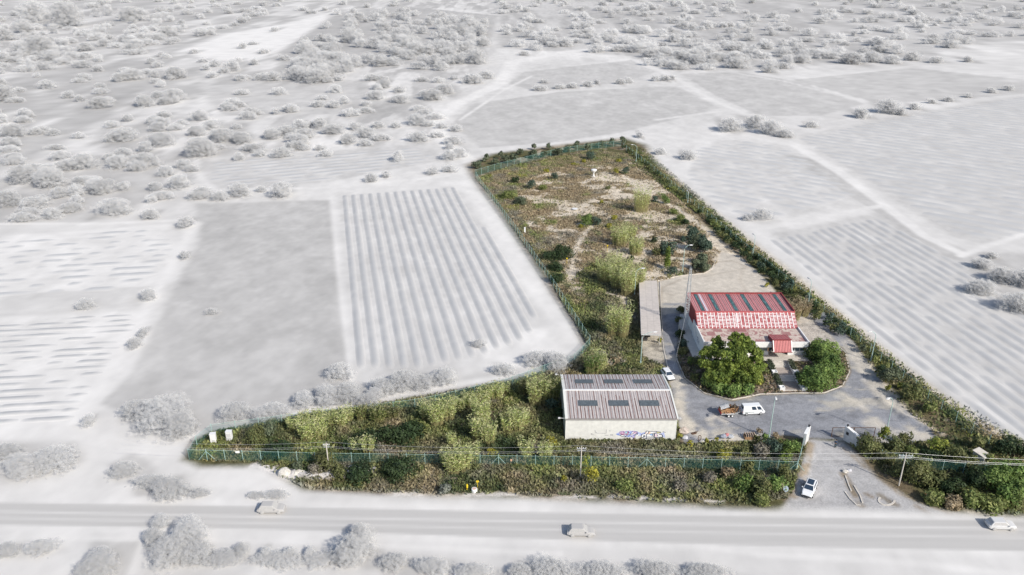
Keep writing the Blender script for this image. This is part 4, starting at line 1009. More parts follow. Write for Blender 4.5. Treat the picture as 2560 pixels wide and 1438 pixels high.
fence("wire_fence", "long green wire fence along the front of the plot above the highway verge", [(474, 1150), (800, 1158), (1200, 1164), (1600, 1170), (1990, 1180)], 2.25, braces=(1, 17, 25, 33))
fence("wire_fence", "short green fence running from the front verge up to the left gate wall", [(1991, 1179), (2009, 1114)], 2.2, 3.0)
fence("wire_fence", "wire fence behind the cane thicket along the narrow left strip", [(474, 1150), (495, 1112), (530, 1085), (700, 1062), (1060, 1018), (1275, 966), (1440, 904), (1474, 866)], 2.1, 4.2)
fence("wire_fence", "blue green fence on the left side of the overgrown field", [(1474, 862), (1425, 785), (1390, 728), (1340, 655), (1290, 582), (1240, 515), (1198, 458), (1188, 441)], 2.3, 3.0)
fence("wire_fence", "blue green fence across the far end of the field in front of olive trees", [(1188, 441), (1235, 427), (1330, 403), (1400, 384), (1500, 371), (1552, 366)], 2.6, 3.6)
fence("wire_fence", "long fence in the hedge down the right side of the plot", [(1552, 366), (1605, 407), (1660, 452), (1720, 502), (1800, 572), (1880, 642), (1960, 706), (2060, 790), (2160, 872), (2260, 955), (2360, 1035), (2470, 1115)], 2.3, 4.0)
fence("wire_fence", "green wire fence among bushes right of the entrance driveway", [(2200, 1152), (2300, 1172), (2420, 1186), (2560, 1196)], 2.2, 3.0, braces=(1,))

# ---- gate walls and gates
def slab(name, label, a, c, h0, h1, w=.5):
    t = thing(name, label, "wall", a[:]); d = (c - a).normalized(); n = Vector((-d.y, d.x, 0)) * w / 2
    o_ = Vector((0, 0, 0)); e = c - a; b = MB()
    b.add([o_ - n, e - n, e + n, o_ + n, o_ - n + Vector((0, 0, h0)), e - n + Vector((0, 0, h1)), e + n + Vector((0, 0, h1)), o_ + n + Vector((0, 0, h0))], [(3, 2, 1, 0), (4, 5, 6, 7), (0, 1, 5, 4), (1, 2, 6, 5), (2, 3, 7, 6), (3, 0, 4, 7)])
    b.build("wall_panel", M['old_white'], t, bevel=.02)
    n2 = n * 1.12; b = MB(); b.add([o_ - n2 + Vector((0, 0, h0)), e - n2 + Vector((0, 0, h1)), e + n2 + Vector((0, 0, h1)), o_ + n2 + Vector((0, 0, h0)), o_ - n2 + Vector((0, 0, h0 + .1)), e - n2 + Vector((0, 0, h1 + .1)), e + n2 + Vector((0, 0, h1 + .1)), o_ + n2 + Vector((0, 0, h0 + .1))], [(3, 2, 1, 0), (4, 5, 6, 7), (0, 1, 5, 4), (1, 2, 6, 5), (2, 3, 7, 6), (3, 0, 4, 7)])
    b.build("coping", M['white_wall'], t)
    b = MB(); q = d * .35; b.lathe((q.x, q.y, h0 + .1), [(.12, 0), (.16, .1), (.22, .32), (.1, .45)], 8); b.build("lamp_globe", M['black'], t)
    return t, d, n
slab("gate_wall", "narrow white gate wall on the left of the entrance seen almost end on", at(2018, 1099), at(2008, 1117), 2.9, 2.7)
t, d, n = slab("gate_wall", "stained white slab gate wall right of the entrance with a dark letter box", at(2109, 1098), at(2142, 1119), 2.9, 2.4)
b = MB(); q = d * .75 - n * 1.05; b.box((q.x, q.y, 1.75), (.55, .06, .6), math.atan2(d.y, d.x)); b.build("letter_box", M['black'], t)
def gate(px0, px1, py, label):
    a = at(px0, py); c = at(px1, py); L = (c - a).length; H = 2.0
    t = thing("gate_leaf", label, "gate", a[:], "rusty gate leaves at the entrance")
    b = MB(); 
    for z in (.15, H): b.tube([(0, 0, z), (L, 0, z)], .06, 5)
    for x in (0, L): b.tube([(x, 0, 0), (x, 0, H)], .07, 5)
    b.build("frame", M['rust'], t)
    b = MB()
    for k in range(1, int(L / .17)): b.tube([(k * .17, 0, .15), (k * .17, 0, H)], .022, 4, cap=False)
    b.build("bars", mat('gate_bars', (.34, .33, .31), rough=.7), t)
gate(2078, 2131, 1092, "open rusty barred gate leaf standing between the entrance and the right gate wall")
gate(2132, 2184, 1092, "rusty barred gate leaf partly hidden behind the right gate wall and bushes")

# ---- utility poles and wires
def upole(px, py, z, label, w=1.5, second=True):
    p = at(px, py, z); t = thing("utility_pole", label, "utility pole", (p.x, p.y, 0), "utility poles along the front fence")
    b = MB(); b.tube([(0, 0, 0), (0, 0, z)], [.12, .08], 8); b.build("pole", M['concrete'], t)
    b = MB(); b.box((0, 0, z - .45), (w, .1, .1)); 
    if second: b.box((0, 0, z - .85), (w * .9, .1, .1))
    b.build("crossarm", M['steel'], t)
    b = MB()
    for x in (-w * .45, -w * .2, w * .2, w * .45): b.lathe((x, 0, z - .4), [(.05, 0), (.07, .1), (.03, .22)], 6)
    b.build("insulator", M['white'], t)
    return Vector((p.x, p.y, z))
tops = [upole(815, 1107, 6.5, "utility pole rising from bushes in the left strip", 1.1), upole(1454, 1116, 6.5, "pale utility pole by the fence in front of the warehouse", 1.6), upole(2266, 1134, 6.5, "utility pole with wide crossarms among bushes right of the driveway", 2.4)]
ends = [at(300, 1100, 6.5)] + tops + [at(2900, 1150, 6.5)]
for k in range(4):
    a, c = ends[k], ends[k + 1]
    off = (0, .45)[k % 1]
    b = MB()
    for x_, dz in ((-.6, -.25), (.6, -.25), (.0, -.95)):
        pts = [a.lerp(c, s / 10) + Vector((0, x_, dz - 3.2 * (s / 10) * (1 - s / 10))) for s in range(11)]
        b.tube(pts, .014, 4, cap=False)
    o = b.build("power_line", M['wire']); tag(o, ["three bare wires leaving the left strip pole towards the left edge", "three bare wires between the left strip pole and the pole by the warehouse", "three bare wires between the warehouse pole and the pole right of the driveway", "three bare wires from the driveway pole to the right edge"][k], "power line", "power lines along the front")

# ================================================================== vehicles
def wheel(parent, x, y, r, w, rimc='steel', nm="wheel"):
    b = MB(); s = 1 if y > 0 else -1; vs = []; n = 18
    for yy_, rr in ((-w / 2, r * .9), (-w / 2 * .8, r), (w / 2 * .8, r), (w / 2, r * .9)):
        for k in range(n):
            a = 2 * math.pi * k / n; vs.append((x + rr * math.cos(a), y + yy_, r + rr * math.sin(a)))
    fs = [(i * n + k, (i + 1) * n + k, (i + 1) * n + (k + 1) % n, i * n + (k + 1) % n) for i in range(3) for k in range(n)] + [tuple(range(n)), tuple(3 * n + k for k in range(n))[::-1]]
    b.add(vs, fs); o = b.build(nm, M['rubber' if rimc != 'grey_pale' else 'grey_dim'], parent)
    b = MB(); vs = []
    for yy_, rr in ((y + s * (w / 2 + .005), r * .62), (y + s * (w / 2 + .03), r * .5), (y + s * (w / 2 + .03), r * .15)):
        for k in range(n):
            a = 2 * math.pi * k / n; vs.append((x + rr * math.cos(a), yy_, r + rr * math.sin(a)))
    fs = [(i * n + k, i * n + (k + 1) % n, (i + 1) * n + (k + 1) % n, (i + 1) * n + k) for i in range(2) for k in range(n)] + [tuple(2 * n + k for k in range(n))]
    b.add(vs, fs); b.build("rim", M[rimc], o)
def loft(b, stations):
    """stations: list of (x, [(y, z), ...]) for the +y half from bottom to top; mirrored"""
    m = len(stations[0][1]); vs = []
    for x, pr in stations:
        vs += [(x, -y, z) for y, z in pr] + [(x, y, z) for y, z in pr[::-1]]
    k = 2 * m; fs = []
    for i in range(len(stations) - 1):
        for j in range(k):
            fs.append((i * k + j, i * k + (j + 1) % k, (i + 1) * k + (j + 1) % k, (i + 1) * k + j))
    fs.append(tuple(range(k))[::-1]); fs.append(tuple((len(stations) - 1) * k + j for j in range(k)))
    b.add(vs, fs)
def car(name, label, cat, p, heading, Lh, Wd, prof, cab, H, wr=.33, paint='car_white', glass='glass', wheels=None, group=None, sunroof=False, sidewin=None, lowcontrast=False):
    t = thing(name, label, cat, tuple(p), group); t.rotation_euler = (0, 0, heading)
    w = Wd / 2; b = MB(); stn = []
    for x, zb, zt, k in prof: stn.append((x, [(w * k * .92, zb), (w * k, zb + .12), (w * k, (zb + zt) / 2 + .08), (w * k * .97, zt - .07), (w * k * .82, zt)]))
    loft(b, stn); b.build("body", M[paint], t, smooth=False, bevel=.03)
    xr0, xf0, xr1, xf1, z0 = cab; w0, w1 = w * .93, w * .74
    b = MB(); lo = [(xr0, -w0, z0), (xf0, -w0, z0), (xf0, w0, z0), (xr0, w0, z0)]; hi = [(xr1, -w1, H), (xf1, -w1, H), (xf1, w1, H), (xr1, w1, H)]
    b.add(lo + hi, [(3, 2, 1, 0), (4, 5, 6, 7), (0, 1, 5, 4), (1, 2, 6, 5), (2, 3, 7, 6), (3, 0, 4, 7)]); b.build("cabin", M[paint], t, bevel=.06)
    V = [Vector(q) for q in lo + hi]
    def win(nm, a, bb, cc, dd, u0, u1, v0, v1):
        f = lambda u, v: (V[a].lerp(V[bb], u)).lerp(V[dd].lerp(V[cc], u), v)
        q = [f(u0, v0), f(u1, v0), f(u1, v1), f(u0, v1)]; n = (q[1] - q[0]).cross(q[3] - q[0]).normalized() * .02
        m_ = MB(); m_.add([x + n for x in q] + [x - n for x in q], [(0, 1, 2, 3), (7, 6, 5, 4), (0, 4, 5, 1), (1, 5, 6, 2), (2, 6, 7, 3), (3, 7, 4, 0)]); m_.build(nm, M[glass], t)
    win("windscreen", 1, 2, 6, 5, .06, .94, .06, .9); win("rear_window", 3, 0, 4, 7, .08, .92, .2, .85)
    for (u0, u1) in (sidewin or ((.10, .48), (.52, .92))):
        win("side_window", 0, 1, 5, 4, u0, u1, .15, .86); win("side_window", 2, 3, 7, 6, 1 - u1, 1 - u0, .15, .86)
    if sunroof: win("glass_roof", 4, 5, 6, 7, .12, .93, .12, .88)
    for (x, s) in [(a, s) for a in (wheels or (-Lh / 2 + .8, Lh / 2 - .85)) for s in (-1, 1)]:
        wheel(t, x, s * (w - .06), wr, .22, 'steel' if not lowcontrast else 'grey_pale')
    xf, zf = prof[-1][0], prof[-1][2]; xr = prof[0][0]
    for s in (-1, 1):
        m_ = MB(); m_.box((xf - .02, s * w * .68, zf - .14), (.12, .34, .16)); m_.build("headlight", M['clear'] if not lowcontrast else M['grey_light'], t)
        m_ = MB(); m_.box((xr + .02, s * w * .8, prof[0][2] - .2), (.1, .2, .22)); m_.build("tail_light", M['redlamp'] if not lowcontrast else M['grey_pale'], t)
        m_ = MB(); m_.box((xf0 - .25, s * (w + .1), z0 + .1), (.14, .2, .14)); m_.build("mirror", M[paint], t)
    m_ = MB(); m_.box((xf + .02, 0, prof[-1][1] + .12), (.1, Wd * .86, .2)); m_.build("bumper", M['black'] if not lowcontrast else M['grey_pale'], t)
    return t
HATCH = [(-2.15, .35, .80, .86), (-1.9, .25, .92, .96), (-1.0, .22, .95, 1), (.8, .22, .93, 1), (1.5, .25, .86, .97), (2.0, .28, .74, .88), (2.12, .35, .62, .78)]
SUV = [(-2.2, .4, .92, .86), (-2.0, .3, 1.02, .97), (-1.0, .27, 1.05, 1), (.8, .27, 1.04, 1), (1.6, .3, .98, .98), (2.1, .32, .86, .88), (2.25, .4, .7, .76)]
VAN = [(-2.2, .35, 1.0, .93), (-2.1, .28, 1.08, .99), (-1.0, .26, 1.1, 1), (1.2, .26, 1.1, 1), (1.9, .28, 1.02, .97), (2.25, .35, .8, .9)]
f_, r_ = at(2013, 1251), at(2031, 1207); c_ = (f_ + r_) / 2; hd = math.atan2(f_.y - r_.y, f_.x - r_.x)
car("suv", "white compact suv with dark glass roof parked on the driveway by the highway", "car", c_, hd, 4.4, 1.84, SUV, (-2.0, 1.05, -1.55, .35, 1.0), 1.62, wr=.36, sunroof=True)
f_, r_ = at(1679, 955), at(1659, 930); hd = math.atan2(f_.y - r_.y, f_.x - r_.x)
car("parked_car", "white hatchback parked behind the right corner of the warehouse", "car", (f_ + r_) / 2, hd, 4.2, 1.72, HATCH, (-1.95, 1.05, -1.5, .3, .9), 1.46, wr=.31)
vp = at(1882, 1037) + Vector((0, .6, 0)); vh = R(5)
van = car("van", "old white boxy van in the yard towing the loaded trailer", "van", vp, vh, 4.5, 1.72, VAN, (-2.15, 2.05, -2.08, 1.35, 1.06), 2.0, wr=.32, sidewin=((.44, .66), (.73, .92)))
for o in list(van.children):
    if o.name.startswith("side_window"): pass
b = MB(); b.box((-.9, -.875, .78), (1.9, .02, .07)); b.build("side_stripe", mat('dark_green_stripe', (.05, .12, .10), rough=.5), van)
# trailer
tp = vp + Vector((-4.9 * math.cos(vh), -4.9 * math.sin(vh) - .1, 0))
tr = thing("trailer", "flat twin axle trailer hitched behind the white van", "trailer", tp[:]); tr.rotation_euler = (0, 0, vh)
b = MB(); b.box((0, 0, .62), (3.3, 1.8, .1)); b.box((0, .88, .7), (3.3, .06, .14)); b.box((0, -.88, .7), (3.3, .06, .14)); b.build("bed", M['steel'], tr)
b = MB(); b.tube([(1.6, .5, .55), (2.6, 0, .5)], .05, 5); b.tube([(1.6, -.5, .55), (2.6, 0, .5)], .05, 5); b.tube([(2.5, 0, .5), (2.75, 0, .5)], .07, 6); b.build("drawbar", M['steel'], tr)
for x in (-.2, .52):
    for s in (-1, 1): wheel(tr, x, s * 1.02, .3, .2, 'white')
for s in (-1, 1):
    b = MB(); b.box((.16, s * 1.02, .66), (1.5, .26, .06)); b.build("mudguard", M['steel'], tr)
b = MB(); b.box((-1.65, 0, .8), (.06, 1.8, .4)); b.build("tail_board", M['redlamp'], tr)
def local(q): 
    c, s = math.cos(vh), math.sin(vh); return Vector((tp.x + q[0] * c - q[1] * s, tp.y + q[0] * s + q[1] * c, q[2]))
def spoked(parent, c, r, tilt=0.0):
    b = MB(); n = 24; pts = [(c[0] + r * math.cos(2 * math.pi * k / n), c[1] + tilt * r * math.sin(2 * math.pi * k / n), c[2] + r * math.sin(2 * math.pi * k / n)) for k in range(n + 1)]
    b.tube(pts, .055, 6, cap=False)
    for k in range(12):
        a = 2 * math.pi * k / 12; b.tube([c, (c[0] + r * math.cos(a), c[1] + tilt * r * math.sin(a), c[2] + r * math.sin(a))], .03, 4)
    b.tube([(c[0], c[1] - .15, c[2]), (c[0], c[1] + .15, c[2])], .12, 8)
    return b.build("spoked_wheel", mat('orange_wood', (.50, .28, .14), rough=.8, noise=.2), parent)
ct = thing("wooden_cart", "old brown wooden cart with spoked wheels loaded on the trailer under a grey tarpaulin", "cart", local((-.6, 0, .68))[:]); ct.rotation_euler = (0, 0, vh)
spoked(ct, (.15, -.75, .55), .52, .15); spoked(ct, (1.05, -.78, .60), .58, .05)
b = MB(); b.add([(-1.0, -.65, .1), (.6, -.65, .35), (.6, .65, .35), (-1.0, .65, .1), (-1.1, -.75, .75), (.6, -.72, 1.15), (.6, .72, 1.15), (-1.1, .75, .75)], [(3, 2, 1, 0), (0, 1, 5, 4), (1, 2, 6, 5), (2, 3, 7, 6), (3, 0, 4, 7)]); b.build("box", M['wood'], ct)
b = MB(); b.tube([(.5, -.3, .5), (2.3, -.45, .9)], .05, 5); b.tube([(.5, .3, .5), (2.3, .35, .9)], .05, 5); b.build("shafts", M['wood'], ct)
b = MB(); n = 8; vs = [(-1.15 + 1.6 * i / n, -.8 + 1.6 * j / n, 1.0 + .55 * i / n + .25 * math.sin(j / n * math.pi) + random.uniform(-.03, .03)) for i in range(n + 1) for j in range(n + 1)]
b.add(vs, [(i * 9 + j, (i + 1) * 9 + j, (i + 1) * 9 + j + 1, i * 9 + j + 1) for i in range(n) for j in range(n)]); o = b.build("tarpaulin", M['tarp'], ct); o.modifiers.new("thick", 'SOLIDIFY').thickness = .03
n = 500; P = np.stack([RNG.normal(1.6, .45, n), RNG.normal(.1, .4, n), np.abs(RNG.normal(.45, .3, n)) + .1], -1)
V, q, C = leafquads(P, RNG.normal(0, 1, (n, 3)), .22, np.array([(.13, .10, .07), (.2, .15, .1), (.08, .07, .06), (.3, .15, .08)])[RNG.integers(0, 4, n)], 3.0)
o = np_mesh("brushwood", V, q, M['vcol'], C); o.location = local((-.6, 0, .68)); o.rotation_euler = (0, 0, vh); tag(o, "heap of dark brushwood and scrap piled on the front of the trailer", "brushwood")
# blurred traffic on the highway
for (px, py, w_, hd, lab, pt, gl) in ((680, 1277, 1, .01, "dark grey car on the highway at the left", 'grey_pale', 'grey_dim'), (1452, 1334, 1, -.03, "grey car on the near lane of the highway below the warehouse", 'grey_pale', 'grey_dim'), (2500, 1318, 1, -.04, "pale car on the highway at the right edge", 'grey_light', 'grey_pale')):
    car("passing_car", lab, "car", at(px, py), hd, 4.3, 1.76, HATCH, (-1.95, 1.05, -1.5, .3, .9), 1.46, wr=.31, paint=pt, glass=gl, group="cars driving on the highway", lowcontrast=True)

# ================================================================== person by the gate
pp_ = at(2088, 1118.5)
def skin_mesh(name, joints, edges, radii, matr, parent, sub=2):
    me = bpy.data.meshes.new(name); me.from_pydata(joints, edges, []); o = bpy.data.objects.new(name, me); COL.objects.link(o)
    if parent: o.parent = parent
    sk = o.modifiers.new("skin", 'SKIN'); sk.use_smooth_shade = True; sv = me.skin_vertices[0].data
    for i, r in enumerate(radii): sv[i].radius = (r, r) if not isinstance(r, tuple) else r
    sv[0].use_root = True; ss = o.modifiers.new("sub", 'SUBSURF'); ss.levels = sub; ss.render_levels = sub
    me.materials.append(matr); return o
J = [(0, 0, .92), (0, 0, 1.15), (0, .02, 1.38), (0, .02, 1.48), (0, .04, 1.56), (0, .05, 1.66),          # 0-5 spine, neck, head
     (-.19, .02, 1.40), (-.27, .03, 1.13), (-.13, .24, 1.10), (.19, .02, 1.40), (.27, .03, 1.13), (.10, .26, 1.12),  # arms folded to the front
     (-.10, 0, .86), (-.11, .02, .48), (-.12, -.02, .09), (-.13, .12, .04), (.10, 0, .86), (.12, -.01, .48), (.14, -.04, .09), (.15, .10, .04)]
EJ = [(0, 1), (1, 2), (2, 3), (3, 4), (4, 5), (2, 6), (6, 7), (7, 8), (2, 9), (9, 10), (10, 11), (0, 12), (12, 13), (13, 14), (14, 15), (0, 16), (16, 17), (17, 18), (18, 19)]
RJ = [.15, .13, .15, .06, .085, .095, .06, .045, .032, .06, .045, .032, .085, .06, .045, .035, .085, .06, .045, .035]
# fingers
for hx, sgn in ((8, 1), (11, -1)):
    base = Vector(J[hx]); pal = len(J); J.append(tuple(base + Vector((sgn * .04, .05, .0)))); EJ.append((hx, pal)); RJ.append(.028)
    for k in range(4):
        a = len(J); J.append(tuple(Vector(J[pal]) + Vector((sgn * .03, .03, .025 - .018 * k)))); EJ.append((pal, a)); RJ.append(.011)
        J.append(tuple(Vector(J[a]) + Vector((sgn * (.035 - .004 * abs(k - 1)), .0, -.01)))); EJ.append((a, a + 1)); RJ.append(.009)
    a = len(J); J.append(tuple(Vector(J[pal]) + Vector((sgn * .0, .0, .045)))); EJ.append((pal, a)); RJ.append(.011)
person = skin_mesh("person", J, EJ, RJ, M['skin'], None, 1)
person.location = pp_; person.rotation_euler = (0, 0, R(20)); person.scale = (.98, .98, .98)
tag(person, "person in dark blue clothes standing on the driveway by the gate with arms bent forward", "person")
skin_mesh("jacket", [(0, 0, .88), (0, 0, 1.15), (0, .02, 1.38), (0, .02, 1.46), (-.19, .02, 1.40), (-.27, .03, 1.13), (-.16, .2, 1.105), (.19, .02, 1.40), (.27, .03, 1.13), (.14, .22, 1.115)],
          [(0, 1), (1, 2), (2, 3), (2, 4), (4, 5), (5, 6), (2, 7), (7, 8), (8, 9)], [.18, .16, .185, .09, .085, .065, .05, .085, .065, .05], M['navy'], person)
skin_mesh("trousers", [(0, 0, .94), (-.10, 0, .84), (-.11, .02, .48), (-.12, -.02, .12), (.10, 0, .84), (.12, -.01, .48), (.14, -.04, .12)], [(0, 1), (1, 2), (2, 3), (0, 4), (4, 5), (5, 6)], [.16, .11, .08, .068, .11, .08, .068], mat('teal_grey_trousers', (.03, .07, .09), rough=.9), person)
b = MB(); b.lathe((0, .035, 1.585), [(.10, 0), (.115, .06), (.10, .13), (.05, .165)], 12); b.build("hair", M['hair'], person, smooth=True)
for s in (-1, 1):
    b = MB(); b.box((s * .13, .05, .05), (.11, .28, .1), bev=.02); b.build("shoe", M['black'], person, bevel=.03)

# ================================================================== small things
def rock(name, label, cat, p, size, colr, seed=0, group=None):
    rg = np.random.default_rng(seed); b = MB(); n = 10; m = 6; vs = []
    for i in range(m + 1):
        th = math.pi * i / m
        for k in range(n):
            a = 2 * math.pi * k / n; rr = 1 + rg.uniform(-.22, .22)
            vs.append((size[0] * math.sin(th) * math.cos(a) * rr, size[1] * math.sin(th) * math.sin(a) * rr, size[2] * (math.cos(th) * (1 + rg.uniform(-.1, .1)) + .5)))
    fs = [(i * n + k, (i + 1) * n + k, (i + 1) * n + (k + 1) % n, i * n + (k + 1) % n) for i in range(m) for k in range(n)]
    b.add(vs, fs); o = b.build(name, colr, None); o.location = p; return tag(o, label, cat, group)
stone = mat('pinkish_stone', (.50, .43, .38), rough=.9, noise=.3, nscale=1.6, bump=.4); palest = mat('pale_rubble', (.58, .55, .50), rough=.95, noise=.3, nscale=2.5, bump=.4)
chalk = mat('bluish_chalk', (.52, .52, .55), rough=.95, noise=.3, nscale=1.5, bump=.5)
rock("boulder", "big flat pinkish boulder right of the warehouse front corner", "boulder", at(1709, 1082), (.95, .8, .75), stone, 1)
rock("rock", "grey rock below the boulder at the warehouse corner", "rock", at(1712, 1096), (.6, .5, .35), chalk, 2)
rock("rock", "long pale rock at the yard edge left of the yellow tuft", "rock", at(1762, 1106), (1.0, .5, .35), palest, 3)
rock("rock", "pale rock at the yard edge between the two tufts", "rock", at(1780, 1106), (1.1, .55, .4), palest, 4)
rock("boulder", "cream boulder at the left end of the chalk bank beside the highway", "boulder", at(712, 1187), (1.3, .9, .9), palest, 5)
for k, (x, y, s_) in enumerate(((745, 1188, 1.3), (782, 1192, 1.2), (830, 1192, 1.2), (858, 1184, 1.1), (885, 1176, 1.2), (905, 1178, .9))):
    rock("rock", "chalk rock in the bank above the highway, " + ("leftmost, beside the cream boulder", "second from the left", "third from the left", "fourth from the left, where the bank bends", "second from the right", "rightmost, under brambles")[k], "rock", at(x, y), (s_ * 1.1, s_ * .6, s_ * .55), chalk if k % 2 else palest, 20 + k, "chalk rocks in the bank")
# heap of rubbish
p = at(1815, 1096); t = thing("rubbish_heap", "heap of red cloth and grey sheets on the front edge of the yard", "rubbish", p[:])
for c, s_, cl, nm in (((-.4, 0, .3), (.7, .5, .4), (.34, .36, .42), "grey_sheet"), ((.1, .1, .45), (.45, .4, .4), (.55, .22, .22), "red_cloth"), ((.7, 0, .25), (.8, .5, .35), (.40, .42, .45), "grey_sheet")):
    m_ = mat('heap_' + nm, cl, rough=.9, noise=.3, nscale=4); o = rock(nm, "x", "x", c, s_, m_, int(c[0] * 10) + 50); del o["label"]; del o["category"]; o.parent = t
# crate of planks
p = at(1874, 1095); t = thing("wooden_crate", "open slatted wooden crate on the yard edge left of the street lamp", "crate", p[:])
for k in range(5):
    b = MB(); b.box((-.85 + k * .42, 0, .95), (.10, 1.1, .1)); b.box((-.85 + k * .42, -.55, .5), (.10, .1, 1.0)); b.box((-.85 + k * .42, .55, .5), (.10, .1, 1.0)); b.build("slat", mat('pale_plank', (.55, .42, .30), rough=.9), t)
b = MB(); b.box((0, -.6, .3), (2.0, .06, .55)); b.box((0, .6, .3), (2.0, .06, .55)); b.box((-1.0, 0, .3), (.06, 1.2, .55)); b.box((1.0, 0, .3), (.06, 1.2, .55)); b.build("panel", M['wood'], t)
b = MB(); b.box((0, 0, .5), (1.7, 1.0, .5)); b.build("contents", mat('dark_contents', (.08, .07, .08), rough=1), t)
p = at(1748, 1104); t = thing("rusty_wheel_frame", "rusty upright wheel frame on the yard edge", "scrap", p[:])
b = MB(); pts = [(.28 * math.cos(a), 0, .8 + .55 * math.sin(a)) for a in [2 * math.pi * k / 16 for k in range(17)]]; b.tube(pts, .07, 5, cap=False); b.build("ring", M['rust'], t)
b = MB(); b.tube([(0, 0, .25), (.1, -.1, 0)], .05, 5); b.tube([(-.25, 0, .8), (.25, 0, .8)], .04, 4); b.build("spoke", M['rust'], t)
p = at(1734, 1084); b = MB()
for k in range(5): b.tube([(random.uniform(-.4, .1), random.uniform(-.2, .2), 0), (random.uniform(.2, .9), random.uniform(-.2, .3), random.uniform(.1, .6))], .05, 5)
b.box((0, 0, .05), (.9, .6, .1), .3); o = b.build("scrap_pile", M['rust'], loc=p); tag(o, "pile of dark bent scrap between the boulder and the rusty wheel frame", "scrap")
# signs and markers
def post_thing(name, label, cat, px, py, top, parts):
    p = at(px, py); t = thing(name, label, cat, p[:]); h = height(px, py, top); parts(t, h); return t
def mirror(t, h):
    b = MB(); b.tube([(0, 0, 0), (0, 0, h)], .04, 6); b.build("pole", M['steel'], t)
    b = MB(); n = 8; vs = []
    for dy, r in ((-.03, .45), (.03, .45)):
        for k in range(n): a = math.pi / 8 + 2 * math.pi * k / n; vs.append((r * math.cos(a), dy + .25 * math.sin(a), h - .4 + r * math.sin(a)))
    b.add(vs, [tuple(range(n))[::-1], tuple(range(n, 2 * n))] + [(k, (k + 1) % n, n + (k + 1) % n, n + k) for k in range(n)]); b.build("plate", mat('dull_sign_back', (.30, .36, .42), rough=.6), t)
post_thing("road_sign", "back of an octagonal grey road sign in the verge left of the driveway", "road sign", 1962, 1238, 1217, mirror)
def yieldsign(t, h):
    b = MB(); b.tube([(0, 0, 0), (0, 0, h)], .04, 6); b.build("pole", M['steel'], t)
    for r, nm, c, off in ((.48, "border", 'redlamp', 0), (.33, "face", 'white', -.03)):
        b = MB(); vs = [(r * math.cos(a), dy + off, h - .25 + r * math.sin(a)) for dy in (-.02, .02) for a in (R(150), R(30), R(270))]
        b.add(vs, [(0, 1, 2)[::-1], (3, 4, 5), (0, 1, 4, 3), (1, 2, 5, 4), (2, 0, 3, 5)]); b.build(nm, M[c], t)
post_thing("yield_sign", "small red and white triangular give way sign at the right edge of the driveway", "road sign", 2315, 1252, 1234, yieldsign)
def ycyl(t, h):
    b = MB(); b.lathe((0, 0, 0), [(.16, 0), (.16, h - .15), (.1, h)], 12); b.build("tube", M['yellow'], t); b = MB(); b.lathe((0, 0, h * .4), [(.165, 0), (.165, .12)], 12); b.build("band", M['black'], t)
post_thing("marker_post", "stubby yellow marker post in the highway verge", "marker post", 1168, 1227, 1211, ycyl)
def yflag(t, h):
    b = MB(); b.tube([(0, 0, 0), (0, 0, h)], .04, 6); b.build("pole", M['yellow'], t); b = MB(); b.box((0, 0, h - .15), (.42, .06, .36)); b.build("plate", M['yellow'], t)
post_thing("marker_sign", "thin yellow marker post with a small plate in the highway verge", "marker post", 1194, 1221, 1202, yflag)
def drum(t, h):
    b = MB(); b.lathe((0, 0, 0), [(.5, 0), (.5, .55), (.44, .62)], 16); b.build("ring_wall", M['white'], t); b = MB(); b.lathe((0, 0, .6), [(.36, 0), (.3, .05)], 14); b.build("lid", mat('orange_lid', (.6, .42, .34), rough=.8), t)
post_thing("well_cover", "round white concrete well head beside the yellow markers", "well", 1186, 1229, 1220, drum)
post_thing("gas_marker", "tall yellow marker post among the canes in the field", "marker post", 1518, 632, 613, yflag)
post_thing("gas_marker", "small pale yellow marker post beside the dark thicket in the field", "marker post", 1417, 662, 645, yflag)
def wpost(t, h):
    b = MB(); b.box((0, 0, h / 2), (.5, .3, h)); b.build("shaft", M['white_wall'], t, bevel=.02); b = MB(); b.box((0, 0, h + .03), (.56, .36, .06)); b.build("cap", M['white'], t)
post_thing("white_pillar", "short white pillar near the left fence of the field", "pillar", 1312, 584, 569, wpost)
def goblet(t, h):
    b = MB(); b.lathe((0, 0, 0), [(.9, 0), (.7, .1), (.28, .3), (.25, h * .45), (.5, h * .6), (1.1, h * .85), (1.2, h), (.8, h + .15), (.1, h + .2)], 16); b.build("bowl", M['white'], t, smooth=True)
    b = MB(); b.lathe((0, 0, 0), [(1.6, 0), (1.6, .12), (1.5, .15)], 18); b.build("base", M['concrete'], t)
post_thing("white_fountain", "white goblet shaped basin standing in a pale clearing of the field", "basin", 1484, 441, 424, goblet)
p = at(1437, 525); t = thing("white_slab", "round white slab raised on a dark foot in the bare field", "slab", p[:])
b = MB(); b.lathe((0, 0, .35), [(1.0, 0), (1.05, .1), (.9, .16)], 18); b.build("top", M['white'], t); b = MB(); b.lathe((0, 0, 0), [(.6, 0), (.6, .34)], 12); b.build("foot", M['black'], t)
